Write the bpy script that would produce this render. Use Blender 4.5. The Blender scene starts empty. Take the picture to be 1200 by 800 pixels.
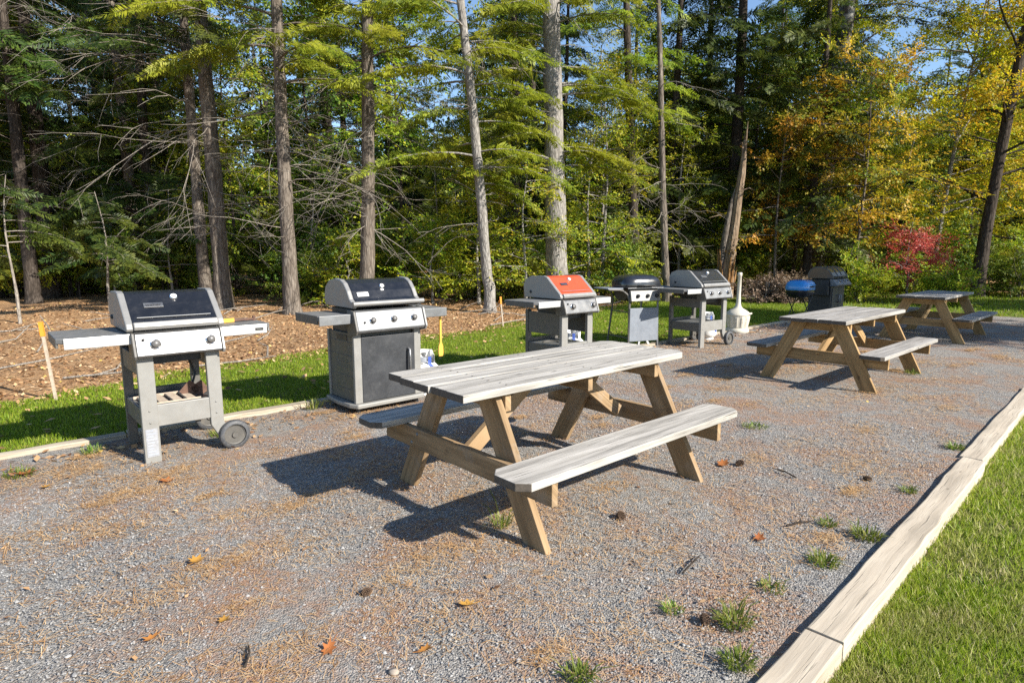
import bpy, bmesh, math, random
import numpy as np
from math import sin, cos, pi, radians
from mathutils import Vector, Matrix

random.seed(7)
rng = np.random.default_rng(11)
SC = bpy.context.scene
COL = SC.collection
TH = 0.7314                       # direction of the gravel strip
CT, ST = cos(TH), sin(TH)


def W(u, v):                      # strip coordinates (along, towards the near lawn) -> world x, y
    return (u * CT + v * ST, u * ST - v * CT)


# ------------------------------------------------------------------ materials
def new_mat(name):
    m = bpy.data.materials.new(name)
    m.use_nodes = True
    nt = m.node_tree
    return m, nt, nt.nodes['Principled BSDF'], nt.nodes['Material Output']


def N(nt, t, **kw):
    n = nt.nodes.new(t)
    for k, v in kw.items():
        if k in n.inputs:
            n.inputs[k].default_value = v
        else:
            setattr(n, k, v)
    return n


def ramp(nt, stops, src=None, interp='LINEAR'):
    r = nt.nodes.new('ShaderNodeValToRGB')
    r.color_ramp.interpolation = interp
    el = r.color_ramp.elements
    while len(el) < len(stops):
        el.new(0.5)
    for e, (p, c) in zip(el, stops):
        e.position = p
        e.color = (c[0], c[1], c[2], 1) if hasattr(c, '__len__') else (c, c, c, 1)
    if src is not None:
        nt.links.new(src, r.inputs[0])
    return r


def mixc(nt, fac, a, b, mode='MIX'):
    n = nt.nodes.new('ShaderNodeMix')
    n.data_type = 'RGBA'
    n.blend_type = mode
    for i, x in ((0, fac), (6, a), (7, b)):
        if isinstance(x, (int, float)):
            n.inputs[i].default_value = x
        elif isinstance(x, tuple):
            n.inputs[i].default_value = (x[0], x[1], x[2], 1)
        else:
            nt.links.new(x, n.inputs[i])
    return n.outputs[2]


def mth(nt, op, a, b=None):
    n = nt.nodes.new('ShaderNodeMath')
    n.operation = op
    for i, x in enumerate((a, b)):
        if x is None:
            continue
        if isinstance(x, (int, float)):
            n.inputs[i].default_value = x
        else:
            nt.links.new(x, n.inputs[i])
    return n.outputs[0]


def bump(nt, bsdf, h, strength=0.3, dist=0.01):
    b = N(nt, 'ShaderNodeBump', Strength=strength, Distance=dist)
    nt.links.new(h, b.inputs['Height'])
    nt.links.new(b.outputs[0], bsdf.inputs['Normal'])


def paint(name, c, rough=0.5, metal=0.0, var=0.12, scale=9.0, dirt=0.0, dirtc=(.12, .09, .06), coat=0.0, bmp=0.0):
    """a solid finish with slight unevenness, dust and wear"""
    m, nt, p, o = new_mat(name)
    tc = N(nt, 'ShaderNodeTexCoord')
    n1 = N(nt, 'ShaderNodeTexNoise', Scale=scale, Detail=6.0, Roughness=0.65)
    nt.links.new(tc.outputs['Object'], n1.inputs['Vector'])
    lo = tuple(x * (1 - var) for x in c)
    hi = tuple(min(1, x * (1 + var)) for x in c)
    col = ramp(nt, [(.3, lo), (.7, hi)], n1.outputs[0]).outputs[0]
    if dirt > 0:
        n2 = N(nt, 'ShaderNodeTexNoise', Scale=scale * 2.7, Detail=8.0, Roughness=0.75)
        nt.links.new(tc.outputs['Object'], n2.inputs['Vector'])
        f = ramp(nt, [(.48, 0.0), (.75, dirt)], n2.outputs[0]).outputs[0]
        col = mixc(nt, f, col, dirtc)
    nt.links.new(col, p.inputs['Base Color'])
    r = ramp(nt, [(.3, max(0, rough - .08)), (.7, min(1, rough + .1))], n1.outputs[0])
    nt.links.new(r.outputs[0], p.inputs['Roughness'])
    p.inputs['Metallic'].default_value = metal
    p.inputs['Coat Weight'].default_value = coat
    p.inputs['Coat Roughness'].default_value = .12
    if bmp:
        n3 = N(nt, 'ShaderNodeTexNoise', Scale=140.0, Detail=3.0)
        nt.links.new(tc.outputs['Object'], n3.inputs['Vector'])
        bump(nt, p, n3.outputs[0], bmp, .002)
    return m


def wood(name, light, mid, dark, rough=.85, knots=True, crack=.55, stain=None, streak=.68):
    """sawn boards; the UV runs along the grain of each board"""
    m, nt, p, o = new_mat(name)
    uv = N(nt, 'ShaderNodeUVMap')
    mp = N(nt, 'ShaderNodeMapping')
    mp.inputs['Scale'].default_value = (1.9, 38, 1)
    nt.links.new(uv.outputs[0], mp.inputs[0])
    n1 = N(nt, 'ShaderNodeTexNoise', Scale=1.0, Detail=7.0, Roughness=.62, Distortion=.4)
    nt.links.new(mp.outputs[0], n1.inputs['Vector'])
    mp2 = N(nt, 'ShaderNodeMapping')
    mp2.inputs['Scale'].default_value = (1.1, 7, 1)
    nt.links.new(uv.outputs[0], mp2.inputs[0])
    n2 = N(nt, 'ShaderNodeTexNoise', Scale=1.0, Detail=5.0, Roughness=.6)
    nt.links.new(mp2.outputs[0], n2.inputs['Vector'])
    base = ramp(nt, [(.25, dark), (.45, mid), (.68, light)], n1.outputs[0]).outputs[0]
    blot = ramp(nt, [(.3, tuple(x * .5 for x in mid)), (.5, mid), (.62, light)], n2.outputs[0]).outputs[0]
    col = mixc(nt, .55, base, blot)
    mp5 = N(nt, 'ShaderNodeMapping')
    mp5.inputs['Scale'].default_value = (.9, 16, 1)
    nt.links.new(uv.outputs[0], mp5.inputs[0])
    n6 = N(nt, 'ShaderNodeTexNoise', Scale=1.3, Detail=4.0, Roughness=.6)
    nt.links.new(mp5.outputs[0], n6.inputs['Vector'])
    col = mixc(nt, ramp(nt, [(.47, 0.0), (.62, streak)], n6.outputs[0]).outputs[0], col, tuple(x * .50 for x in mid))
    # drying checks
    mp3 = N(nt, 'ShaderNodeMapping')
    mp3.inputs['Scale'].default_value = (3.0, 110, 1)
    nt.links.new(uv.outputs[0], mp3.inputs[0])
    n3 = N(nt, 'ShaderNodeTexNoise', Scale=1.0, Detail=3.0)
    nt.links.new(mp3.outputs[0], n3.inputs['Vector'])
    cr = ramp(nt, [(.32, 1.0), (.39, 0.0)], n3.outputs[0]).outputs[0]
    col = mixc(nt, mth(nt, 'MULTIPLY', cr, crack), col, tuple(x * .35 for x in dark))
    if knots:
        mp4 = N(nt, 'ShaderNodeMapping')
        mp4.inputs['Scale'].default_value = (3.2, 9.0, 1)
        nt.links.new(uv.outputs[0], mp4.inputs[0])
        vo = N(nt, 'ShaderNodeTexVoronoi', Scale=1.0)
        nt.links.new(mp4.outputs[0], vo.inputs['Vector'])
        kn = ramp(nt, [(.045, 1.0), (.10, 0.0)], vo.outputs['Distance']).outputs[0]
        col = mixc(nt, mth(nt, 'MULTIPLY', kn, .75), col, tuple(x * .5 for x in dark))
    if stain:
        tc = N(nt, 'ShaderNodeTexCoord')
        n5 = N(nt, 'ShaderNodeTexNoise', Scale=5.0, Detail=6.0, Roughness=.7)
        nt.links.new(tc.outputs['Object'], n5.inputs['Vector'])
        f = ramp(nt, [(.52, 0.0), (.72, stain[0])], n5.outputs[0]).outputs[0]
        col = mixc(nt, f, col, stain[1])
    nt.links.new(col, p.inputs['Base Color'])
    p.inputs['Roughness'].default_value = rough
    p.inputs['Specular IOR Level'].default_value = .25
    h = mth(nt, 'SUBTRACT', n1.outputs[0], mth(nt, 'MULTIPLY', cr, .6))
    bump(nt, p, h, .5, .004)
    return m


def bark(name, c1, c2, c3, sx=16, sz=3.2, lichen=None):
    m, nt, p, o = new_mat(name)
    tc = N(nt, 'ShaderNodeTexCoord')
    mp = N(nt, 'ShaderNodeMapping')
    mp.inputs['Scale'].default_value = (sx, sx, sz)
    nt.links.new(tc.outputs['Object'], mp.inputs[0])
    n1 = N(nt, 'ShaderNodeTexNoise', Scale=1.0, Detail=7.0, Roughness=.65, Distortion=.6)
    nt.links.new(mp.outputs[0], n1.inputs['Vector'])
    vo = N(nt, 'ShaderNodeTexVoronoi', Scale=1.0)
    vo.feature = 'DISTANCE_TO_EDGE'
    nt.links.new(mp.outputs[0], vo.inputs['Vector'])
    col = ramp(nt, [(.25, c1), (.5, c2), (.75, c3)], n1.outputs[0]).outputs[0]
    fur = ramp(nt, [(.0, .55), (.16, 0.0)], vo.outputs['Distance']).outputs[0]
    col = mixc(nt, fur, col, tuple(x * .4 for x in c1))
    if lichen:
        n2 = N(nt, 'ShaderNodeTexNoise', Scale=2.2, Detail=5.0, Roughness=.6)
        nt.links.new(tc.outputs['Object'], n2.inputs['Vector'])
        f = ramp(nt, [(.5, 0.0), (.62, .8)], n2.outputs[0]).outputs[0]
        col = mixc(nt, f, col, lichen)
    nt.links.new(col, p.inputs['Base Color'])
    p.inputs['Roughness'].default_value = .95
    p.inputs['Specular IOR Level'].default_value = .1
    h = mth(nt, 'ADD', n1.outputs[0], mth(nt, 'MULTIPLY', vo.outputs['Distance'], .8))
    bump(nt, p, h, .9, .03)
    return m


def leaf(name, stops, trans=.35, clump=None, cscale=.9, rough=.5, lo=.48, hi=.62):
    """leaves: each leaf its own tint, clumps lean to a second colour"""
    m, nt, p, o = new_mat(name)
    g = N(nt, 'ShaderNodeNewGeometry')
    col = ramp(nt, stops, g.outputs['Random Per Island']).outputs[0]
    if clump:
        tc = N(nt, 'ShaderNodeTexCoord')
        n1 = N(nt, 'ShaderNodeTexNoise', Scale=cscale, Detail=3.0)
        nt.links.new(tc.outputs['Object'], n1.inputs['Vector'])
        f = ramp(nt, [(lo, 0.0), (hi, 1.0)], n1.outputs[0]).outputs[0]
        c2 = ramp(nt, clump, g.outputs['Random Per Island']).outputs[0]
        col = mixc(nt, f, col, c2)
    oi = N(nt, 'ShaderNodeObjectInfo')
    hs = N(nt, 'ShaderNodeHueSaturation')
    nt.links.new(mth(nt, 'ADD', mth(nt, 'MULTIPLY', oi.outputs['Random'], .04), .48), hs.inputs['Hue'])
    nt.links.new(mth(nt, 'ADD', mth(nt, 'MULTIPLY', oi.outputs['Random'], .3), .85), hs.inputs['Value'])
    nt.links.new(col, hs.inputs['Color'])
    col = hs.outputs[0]
    nt.links.new(col, p.inputs['Base Color'])
    p.inputs['Roughness'].default_value = rough
    p.inputs['Specular IOR Level'].default_value = .3
    tr = N(nt, 'ShaderNodeBsdfTranslucent')
    nt.links.new(col, tr.inputs['Color'])
    mx = N(nt, 'ShaderNodeMixShader')
    mx.inputs[0].default_value = trans
    nt.links.new(p.outputs[0], mx.inputs[1])
    nt.links.new(tr.outputs[0], mx.inputs[2])
    nt.links.new(mx.outputs[0], o.inputs['Surface'])
    return m


M = {}
M['bleached'] = wood('bleached_boards', (.52, .49, .445), (.38, .355, .315), (.12, .105, .088), crack=1.0)
M['bleached_old'] = wood('grey_boards', (.40, .38, .355), (.30, .28, .255), (.13, .115, .10), crack=.6)
M['lumber'] = wood('treated_lumber', (.385, .268, .155), (.285, .188, .10), (.15, .093, .05), crack=.35, stain=(.5, (.30, .27, .23)))
M['lumber_gold'] = wood('golden_lumber', (.43, .285, .135), (.325, .205, .092), (.17, .10, .045), crack=.3)
M['timber'] = wood('edging_timber', (.54, .47, .37), (.46, .39, .30), (.31, .25, .18), knots=True, crack=.4, streak=.35)
M['timber_old'] = wood('old_edging_timber', (.50, .44, .34), (.38, .32, .24), (.22, .17, .12), crack=.5)
M['endgrain'] = paint('weathered_end_grain', (.085, .07, .055), .9, var=.35, scale=40)
M['grey'] = paint('grey_cart_paint', (.215, .21, .195), .48, var=.08, dirt=.5, dirtc=(.2, .18, .15))
M['greydk'] = paint('dark_cart_paint', (.085, .08, .072), .5, var=.12, dirt=.35, dirtc=(.2, .17, .13))
M['cast'] = paint('cast_aluminium_grey', (.235, .23, .22), .42, metal=.25, var=.07, dirt=.3, dirtc=(.22, .2, .17))
M['navy'] = paint('navy_enamel', (.009, .010, .013), .26, var=.2, dirt=.10, dirtc=(.16, .15, .14), coat=.22, scale=6)
M['black_enamel'] = paint('black_enamel', (.013, .014, .017), .24, var=.15, dirt=.08, dirtc=(.2, .2, .2), coat=.6)
M['red'] = paint('red_enamel', (.66, .065, .016), .3, var=.08, dirt=.05, dirtc=(.3, .1, .06), coat=.5)
M['blue'] = paint('blue_enamel', (.015, .23, .60), .28, var=.06, coat=.6)
M['steel'] = paint('brushed_steel', (.22, .22, .22), .42, metal=.85, var=.06, dirt=.25, dirtc=(.35, .33, .3))
M['trim'] = paint('bright_shelf_trim', (.50, .50, .49), .38, metal=.35, var=.08, dirt=.3, dirtc=(.3, .28, .25))
M['steel_dull'] = paint('dull_steel', (.19, .195, .20), .5, metal=.7, var=.12, dirt=.35, dirtc=(.25, .23, .2))
M['shelf'] = paint('shelf_top_grey', (.14, .14, .138), .5, var=.15, dirt=.6, dirtc=(.3, .27, .22))
M['black'] = paint('black_plastic', (.02, .02, .021), .5, var=.15, dirt=.3, dirtc=(.12, .11, .1))
M['door'] = paint('cabinet_door_black', (.028, .030, .034), .42, var=.2, dirt=.35, dirtc=(.11, .11, .11), scale=5)
M['knob'] = paint('knob_grey', (.10, .095, .09), .4, var=.1)
M['chrome'] = paint('bright_metal', (.8, .8, .8), .2, metal=1, var=.03)
M['white'] = paint('white_enamel', (.78, .78, .76), .35, var=.04, dirt=.3, dirtc=(.4, .36, .3))
M['label_blue'] = paint('label_blue', (.03, .07, .30), .5, var=.08)
M['label_grey'] = paint('label_grey', (.30, .32, .36), .6, var=.1)
M['sticker'] = paint('worn_sticker', (.27, .275, .29), .5, var=.15, dirt=.8, dirtc=(.2, .2, .2), scale=26)
M['panel_grey'] = paint('blue_grey_sheet', (.17, .19, .22), .5, var=.1, dirt=.2, dirtc=(.3, .28, .25))
M['beige'] = paint('beige_plastic', (.50, .465, .385), .6, var=.05, dirt=.4, dirtc=(.28, .24, .18), scale=12)
M['yellow'] = paint('yellow_varnished_wood', (.58, .33, .05), .45, var=.12)
M['orange'] = paint('orange_tape', (.85, .28, .03), .5, var=.1)
M['stake'] = paint('stake_wood', (.42, .34, .26), .85, var=.25, scale=30)
M['rust'] = paint('rusty_metal', (.115, .062, .042), .85, var=.4, dirt=.6, dirtc=(.08, .04, .03), scale=30)
M['cone'] = paint('pine_cone_scales', (.10, .06, .035), .9, var=.5, scale=60)
M['tyre'] = paint('grey_wheel_plastic', (.055, .058, .064), .6, var=.2, dirt=.5, dirtc=(.22, .2, .17), scale=25)
M['house_wall'] = paint('pale_siding', (.62, .56, .46), .8, var=.06)
M['house_roof'] = paint('roof_shingle', (.10, .09, .085), .9, var=.3, scale=5)
M['glass'] = paint('dark_window', (.02, .025, .03), .1, var=.1)
M['stone'] = paint('loose_stone', (.30, .25, .20), .85, var=.25, scale=30)

M['bark_brown'] = bark('brown_bark', (.078, .062, .050), (.155, .130, .106), (.27, .238, .20))
M['bark_grey'] = bark('grey_bark', (.15, .135, .12), (.27, .25, .225), (.40, .38, .345), sx=18, sz=5)
M['bark_dark'] = bark('dark_bark', (.030, .024, .020), (.065, .052, .042), (.12, .10, .085))
M['bark_lichen'] = bark('lichen_bark', (.045, .036, .03), (.09, .075, .06), (.15, .13, .11), lichen=(.38, .37, .33))
M['deadwood'] = bark('dead_grey_wood', (.17, .145, .12), (.30, .265, .225), (.42, .385, .335), sx=30, sz=6)
M['snagwood'] = bark('splintered_orange_wood', (.16, .08, .03), (.36, .19, .075), (.52, .32, .15), sx=26, sz=2.2)
M['snaggrey'] = bark('weathered_bare_wood', (.13, .085, .055), (.27, .195, .13), (.42, .34, .25), sx=30, sz=1.8)

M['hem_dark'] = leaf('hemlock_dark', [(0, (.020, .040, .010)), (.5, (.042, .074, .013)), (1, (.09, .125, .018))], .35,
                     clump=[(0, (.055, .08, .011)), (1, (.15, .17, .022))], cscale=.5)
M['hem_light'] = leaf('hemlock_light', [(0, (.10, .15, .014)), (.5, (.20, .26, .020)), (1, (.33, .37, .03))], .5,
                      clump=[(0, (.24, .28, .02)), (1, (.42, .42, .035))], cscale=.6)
M['beech'] = leaf('beech_leaf', [(0, (.11, .19, .012)), (.5, (.21, .30, .018)), (.85, (.38, .40, .025)), (1, (.50, .38, .03))], .45,
                  clump=[(0, (.28, .33, .02)), (1, (.52, .47, .03))], cscale=.8)
M['under'] = leaf('understory_leaf', [(0, (.05, .10, .012)), (.6, (.11, .18, .018)), (1, (.25, .28, .02))], .4,
                  clump=[(0, (.15, .19, .02)), (1, (.34, .31, .03))], cscale=.7)
M['maple_y'] = leaf('yellow_maple_leaf', [(0, (.24, .29, .015)), (.3, (.48, .45, .02)), (.75, (.74, .57, .03)), (1, (.66, .40, .02))], .5,
                    clump=[(0, (.12, .20, .015)), (.6, (.28, .34, .02)), (1, (.54, .48, .025))], cscale=.45)
M['maple_o'] = leaf('orange_leaf', [(0, (.24, .17, .02)), (.35, (.46, .25, .02)), (.75, (.60, .25, .025)), (1, (.56, .38, .03))], .45,
                    clump=[(0, (.10, .16, .015)), (.7, (.22, .27, .02)), (1, (.46, .36, .03))], cscale=.6, lo=.42, hi=.58)
M['maple_r'] = leaf('red_leaf', [(0, (.26, .03, .03)), (.5, (.47, .065, .055)), (1, (.60, .17, .12))], .45)
M['drybrush'] = leaf('dry_brush', [(0, (.10, .065, .04)), (1, (.27, .20, .135))], .2)
M['litter'] = leaf('fallen_litter', [(0, (.12, .06, .03)), (.35, (.34, .195, .09)), (.7, (.48, .30, .145)), (.95, (.56, .41, .24)), (1, (.55, .40, .08))], .1, rough=.8)
M['needles'] = leaf('fallen_needles', [(0, (.20, .085, .04)), (.5, (.40, .19, .09)), (1, (.52, .33, .20))], 0.0, rough=.8)
M['dryleaf'] = leaf('dry_orange_leaf', [(0, (.32, .12, .03)), (1, (.52, .24, .06))], .25, rough=.7)
M['grass'] = leaf('grass_blade', [(0, (.13, .20, .012)), (.45, (.25, .34, .02)), (.75, (.36, .39, .04)), (1, (.54, .46, .26))], .45,
                  clump=[(0, (.20, .22, .035)), (.5, (.34, .31, .10)), (1, (.52, .43, .27))], cscale=2.6, lo=.47, hi=.75)
M['grass_far'] = leaf('lawn_blade', [(0, (.12, .20, .012)), (.6, (.22, .32, .018)), (1, (.36, .38, .05))], .45)
M['weed'] = leaf('weed_blade', [(0, (.08, .14, .02)), (.6, (.17, .24, .03)), (1, (.36, .33, .10))], .4)


def ground_mat(name, kind):
    m, nt, p, o = new_mat(name)
    tc = N(nt, 'ShaderNodeTexCoord')
    P = tc.outputs['Object']

    def noise(s, d=6.0, r=.6, dist=0.0):
        n = N(nt, 'ShaderNodeTexNoise', Scale=s, Detail=d, Roughness=r, Distortion=dist)
        nt.links.new(P, n.inputs['Vector'])
        return n.outputs[0]
    if kind == 'gravel':
        vo = N(nt, 'ShaderNodeTexVoronoi', Scale=120.0)
        nt.links.new(P, vo.inputs['Vector'])
        vo2 = N(nt, 'ShaderNodeTexVoronoi', Scale=260.0)
        nt.links.new(P, vo2.inputs['Vector'])
        sep = N(nt, 'ShaderNodeSeparateColor')
        nt.links.new(vo.outputs['Color'], sep.inputs[0])
        sep2 = N(nt, 'ShaderNodeSeparateColor')
        nt.links.new(vo2.outputs['Color'], sep2.inputs[0])
        st = [(0, (.095, .091, .085)), (.3, (.205, .198, .186)), (.6, (.312, .298, .276)), (.85, (.40, .383, .357)), (1, (.51, .495, .465))]
        c1 = ramp(nt, st, sep.outputs[0]).outputs[0]
        c2 = ramp(nt, st, sep2.outputs[0]).outputs[0]
        col = mixc(nt, .5, c1, c2)
        big = noise(.55, 4.0)
        mid_ = noise(19, 5.0, .7)
        col = mixc(nt, 1.0, col, ramp(nt, [(.3, .70), (.5, 1.0), (.7, 1.2)], mid_).outputs[0], 'MULTIPLY')
        col = mixc(nt, ramp(nt, [(.35, 0.0), (.7, .4)], big).outputs[0], col, (.33, .285, .24))
        # drifts of old needles
        ms = noise(1.5, 9.0, .72, .6)
        f = ramp(nt, [(.465, 0.0), (.59, .85)], ms).outputs[0]
        nn = noise(130, 4.0, .7)
        nc = ramp(nt, [(.3, (.20, .105, .06)), (.55, (.38, .205, .115)), (.75, (.50, .33, .21))], nn).outputs[0]
        f = mth(nt, 'MULTIPLY', f, ramp(nt, [(.38, 0.15), (.58, 1.0)], noise(38, 4.0, .7)).outputs[0])
        col = mixc(nt, f, col, nc)
        h = mth(nt, 'ADD', mth(nt, 'MULTIPLY', vo.outputs['Distance'], -1.0), mth(nt, 'MULTIPLY', vo2.outputs['Distance'], -.5))
        bump(nt, p, h, .95, .011)
    elif kind == 'lawn':
        a = noise(3.0)
        b = noise(60, 5.0, .7)
        c = ramp(nt, [(.3, (.06, .08, .016)), (.55, (.12, .14, .025)), (.75, (.24, .21, .10))], b).outputs[0]
        col = mixc(nt, ramp(nt, [(.45, 0.0), (.7, .5)], a).outputs[0], c, (.16, .125, .07))
        bump(nt, p, b, .8, .02)
    else:
        a = noise(.7, 5.0)
        b = noise(26, 8.0, .75, .5)
        vo = N(nt, 'ShaderNodeTexVoronoi', Scale=22.0)
        nt.links.new(P, vo.inputs['Vector'])
        sep = N(nt, 'ShaderNodeSeparateColor')
        nt.links.new(vo.outputs['Color'], sep.inputs[0])
        c1 = ramp(nt, [(0, (.17, .09, .047)), (.4, (.34, .195, .095)), (.8, (.44, .275, .145)), (1, (.50, .37, .24))], sep.outputs[0]).outputs[0]
        c2 = ramp(nt, [(.3, (.22, .125, .06)), (.6, (.45, .265, .125)), (.8, (.56, .37, .205))], b).outputs[0]
        col = mixc(nt, .55, c1, c2)
        col = mixc(nt, ramp(nt, [(.45, 0.0), (.7, .6)], a).outputs[0], col, (.16, .10, .06))
        bump(nt, p, mth(nt, 'ADD', b, vo.outputs['Distance']), .9, .03)
    nt.links.new(col, p.inputs['Base Color'])
    p.inputs['Roughness'].default_value = .95
    p.inputs['Specular IOR Level'].default_value = .15
    return m


M['gravel'] = ground_mat('grey_gravel', 'gravel')
M['lawn'] = ground_mat('lawn_turf', 'lawn')
M['forest'] = ground_mat('leaf_covered_soil', 'forest')


# ------------------------------------------------------------------ mesh helpers
class MB:
    """collects shapes and links them as one mesh object"""

    def __init__(s):
        s.v, s.f, s.uv, s.mi, s.sm = [], [], [], [], []
        s.m = 0
        s.grain = None
        s._off = (0, 0)

    def seed(s):
        s._off = (random.uniform(0, 40), random.uniform(0, 40))

    def add(s, verts, faces, smooth=False):
        k = len(s.v)
        s.v += [tuple(p) for p in verts]
        s.seed()
        g = Vector(s.grain).normalized() if s.grain else None
        for f in faces:
            s.f.append([k + i for i in f])
            s.mi.append(s.m)
            s.sm.append(smooth)
            if g is None:
                s.uv += [(0, 0)] * len(f)
            else:
                for i in f:
                    p = Vector(verts[i])
                    u = p.dot(g)
                    q = p - g * u
                    s.uv.append((u + s._off[0], q.dot(Vector((1, 1.13, .87))) + s._off[1]))
        return s

    def box(s, c, size, rot=None):
        hx, hy, hz = size[0] / 2, size[1] / 2, size[2] / 2
        P = [Vector((x, y, z)) for x in (-hx, hx) for y in (-hy, hy) for z in (-hz, hz)]
        if rot is not None:
            P = [rot @ p for p in P]
        P = [p + Vector(c) for p in P]
        return s.add(P, [(0, 1, 3, 2), (4, 6, 7, 5), (0, 4, 5, 1), (2, 3, 7, 6), (0, 2, 6, 4), (1, 5, 7, 3)])

    def bar(s, a, b, w, h, up=(0, 0, 1)):
        a, b = Vector(a), Vector(b)
        d = (b - a).normalized()
        y = Vector(up).cross(d).normalized()
        z = d.cross(y)
        R = Matrix((d, y, z)).transposed()
        old = s.grain
        if s.grain:
            s.grain = d
        s.box((a + b) / 2, ((b - a).length, w, h), R)
        s.grain = old
        return s

    def prism(s, prof, a0, a1, axis='x', smooth=False):
        """prof: outline in the two other axes, in order; extruded along axis"""
        def pt(a, p):
            return {'x': (a, p[0], p[1]), 'y': (p[0], a, p[1]), 'z': (p[0], p[1], a)}[axis]
        n = len(prof)
        A = [pt(a0, p) for p in prof]
        B = [pt(a1, p) for p in prof]
        area = sum(prof[i][0] * prof[(i + 1) % n][1] - prof[(i + 1) % n][0] * prof[i][1] for i in range(n))
        flip = (area < 0) != (axis == 'y')
        s.add(A + B, [((i, (i + 1) % n, n + (i + 1) % n, n + i) if not flip else (i, n + i, n + (i + 1) % n, (i + 1) % n)) for i in range(n)] + [tuple(range(n)) if flip else tuple(reversed(range(n))), tuple(n + i for i in (reversed(range(n)) if flip else range(n)))], smooth)
        return s

    def lathe(s, prof, c=(0, 0, 0), axis=(0, 0, 1), n=24, smooth=True):
        ax = Vector(axis).normalized()
        t = Vector((1, 0, 0)) if abs(ax.x) < .8 else Vector((0, 1, 0))
        e1 = ax.cross(t).normalized()
        e2 = ax.cross(e1)
        V = []
        for r, h in prof:
            for i in range(n):
                a = 2 * pi * i / n
                V.append(Vector(c) + ax * h + (e1 * cos(a) + e2 * sin(a)) * r)
        F = []
        for j in range(len(prof) - 1):
            for i in range(n):
                F.append((j * n + i, j * n + (i + 1) % n, (j + 1) * n + (i + 1) % n, (j + 1) * n + i))
        s.add(V, F, smooth)
        if prof[0] == prof[-1]:
            return s
        if prof[0][0] > 1e-4:
            s.add(V[:n], [tuple(reversed(range(n)))])
        if prof[-1][0] > 1e-4:
            s.add(V[-n:], [tuple(range(n))])
        return s

    def cyl(s, a, b, r, r2=None, n=16):
        a, b = Vector(a), Vector(b)
        return s.lathe([(r, 0), (r if r2 is None else r2, (b - a).length)], a, b - a, n)

    def tube(s, pts, rad, n=8, smooth=True):
        pts = [Vector(p) for p in pts]
        if not hasattr(rad, '__len__'):
            rad = [rad] * len(pts)
        V, F = [], []
        prev = None
        for i, p in enumerate(pts):
            d = (pts[min(i + 1, len(pts) - 1)] - pts[max(i - 1, 0)]).normalized()
            if prev is None:
                t = Vector((0, 0, 1)) if abs(d.z) < .9 else Vector((1, 0, 0))
                e1 = d.cross(t).normalized()
            else:
                e1 = (prev - d * prev.dot(d)).normalized()
            prev = e1
            e2 = d.cross(e1)
            for k in range(n):
                a = 2 * pi * k / n
                V.append(p + (e1 * cos(a) + e2 * sin(a)) * rad[i])
        for i in range(len(pts) - 1):
            for k in range(n):
                F.append((i * n + k, i * n + (k + 1) % n, (i + 1) * n + (k + 1) % n, (i + 1) * n + k))
        s.add(V, F, smooth)
        s.add(V[:n], [tuple(reversed(range(n)))])
        s.add(V[-n:], [tuple(range(n))])
        return s

    def build(s, name, mats, parent=None, bevel=0.0, loc=None):
        me = bpy.data.meshes.new(name)
        me.from_pydata(s.v, [], s.f)
        for p, mm in zip(me.polygons, s.mi):
            p.material_index = mm
        uvl = me.uv_layers.new(name='UVMap')
        uvl.data.foreach_set('uv', np.array(s.uv, dtype=np.float32).ravel())
        me.polygons.foreach_set('material_index', s.mi)
        me.polygons.foreach_set('use_smooth', s.sm)
        for m in (mats if isinstance(mats, (list, tuple)) else [mats]):
            me.materials.append(M[m])
        if len(s.f) < 6000 and len(s.f) > 1:
            bm = bmesh.new()
            bm.from_mesh(me)
            bmesh.ops.recalc_face_normals(bm, faces=bm.faces)
            bm.to_mesh(me)
            bm.free()
        me.update()
        o = bpy.data.objects.new(name, me)
        COL.objects.link(o)
        if parent is not None:
            o.parent = parent
        if loc is not None:
            o.location = loc
        if bevel:
            b = o.modifiers.new('edge', 'BEVEL')
            b.width = bevel
            b.segments = 2
            b.limit_method = 'ANGLE'
            b.angle_limit = radians(40)
        return o


def tag(o, label, cat, group=None, kind=None):
    if label:
        o['label'] = label
    if cat:
        o['category'] = cat
    if group:
        o['group'] = group
    if kind:
        o['kind'] = kind
    return o


def thing(name, label, cat, loc=(0, 0, 0), rz=0, group=None):
    o = bpy.data.objects.new(name, None)
    COL.objects.link(o)
    o.location = loc
    o.rotation_euler = (0, 0, rz)
    o.empty_display_size = .1
    return tag(o, label, cat, group)


def copy_tree(o, parent=None):
    c = o.copy()
    COL.objects.link(c)
    if parent is not None:
        c.parent = parent
    for ch in [x for x in bpy.data.objects if x.parent == o]:
        copy_tree(ch, c)
    return c


def quads(name, V, mat, parent=None, mats=None, idx=None):
    """V: (n,4,3) array of loose quads -> one mesh"""
    n = len(V)
    me = bpy.data.meshes.new(name)
    me.vertices.add(n * 4)
    me.vertices.foreach_set('co', V.astype(np.float32).reshape(-1))
    me.loops.add(n * 4)
    me.loops.foreach_set('vertex_index', np.arange(n * 4, dtype=np.int32))
    me.polygons.add(n)
    me.polygons.foreach_set('loop_start', np.arange(0, n * 4, 4, dtype=np.int32))
    me.polygons.foreach_set('loop_total', np.full(n, 4, dtype=np.int32))
    for m_ in (mats or [mat]):
        me.materials.append(M[m_])
    if idx is not None:
        me.polygons.foreach_set('material_index', idx.astype(np.int32))
    me.update()
    o = bpy.data.objects.new(name, me)
    COL.objects.link(o)
    if parent is not None:
        o.parent = parent
    return o


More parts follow.
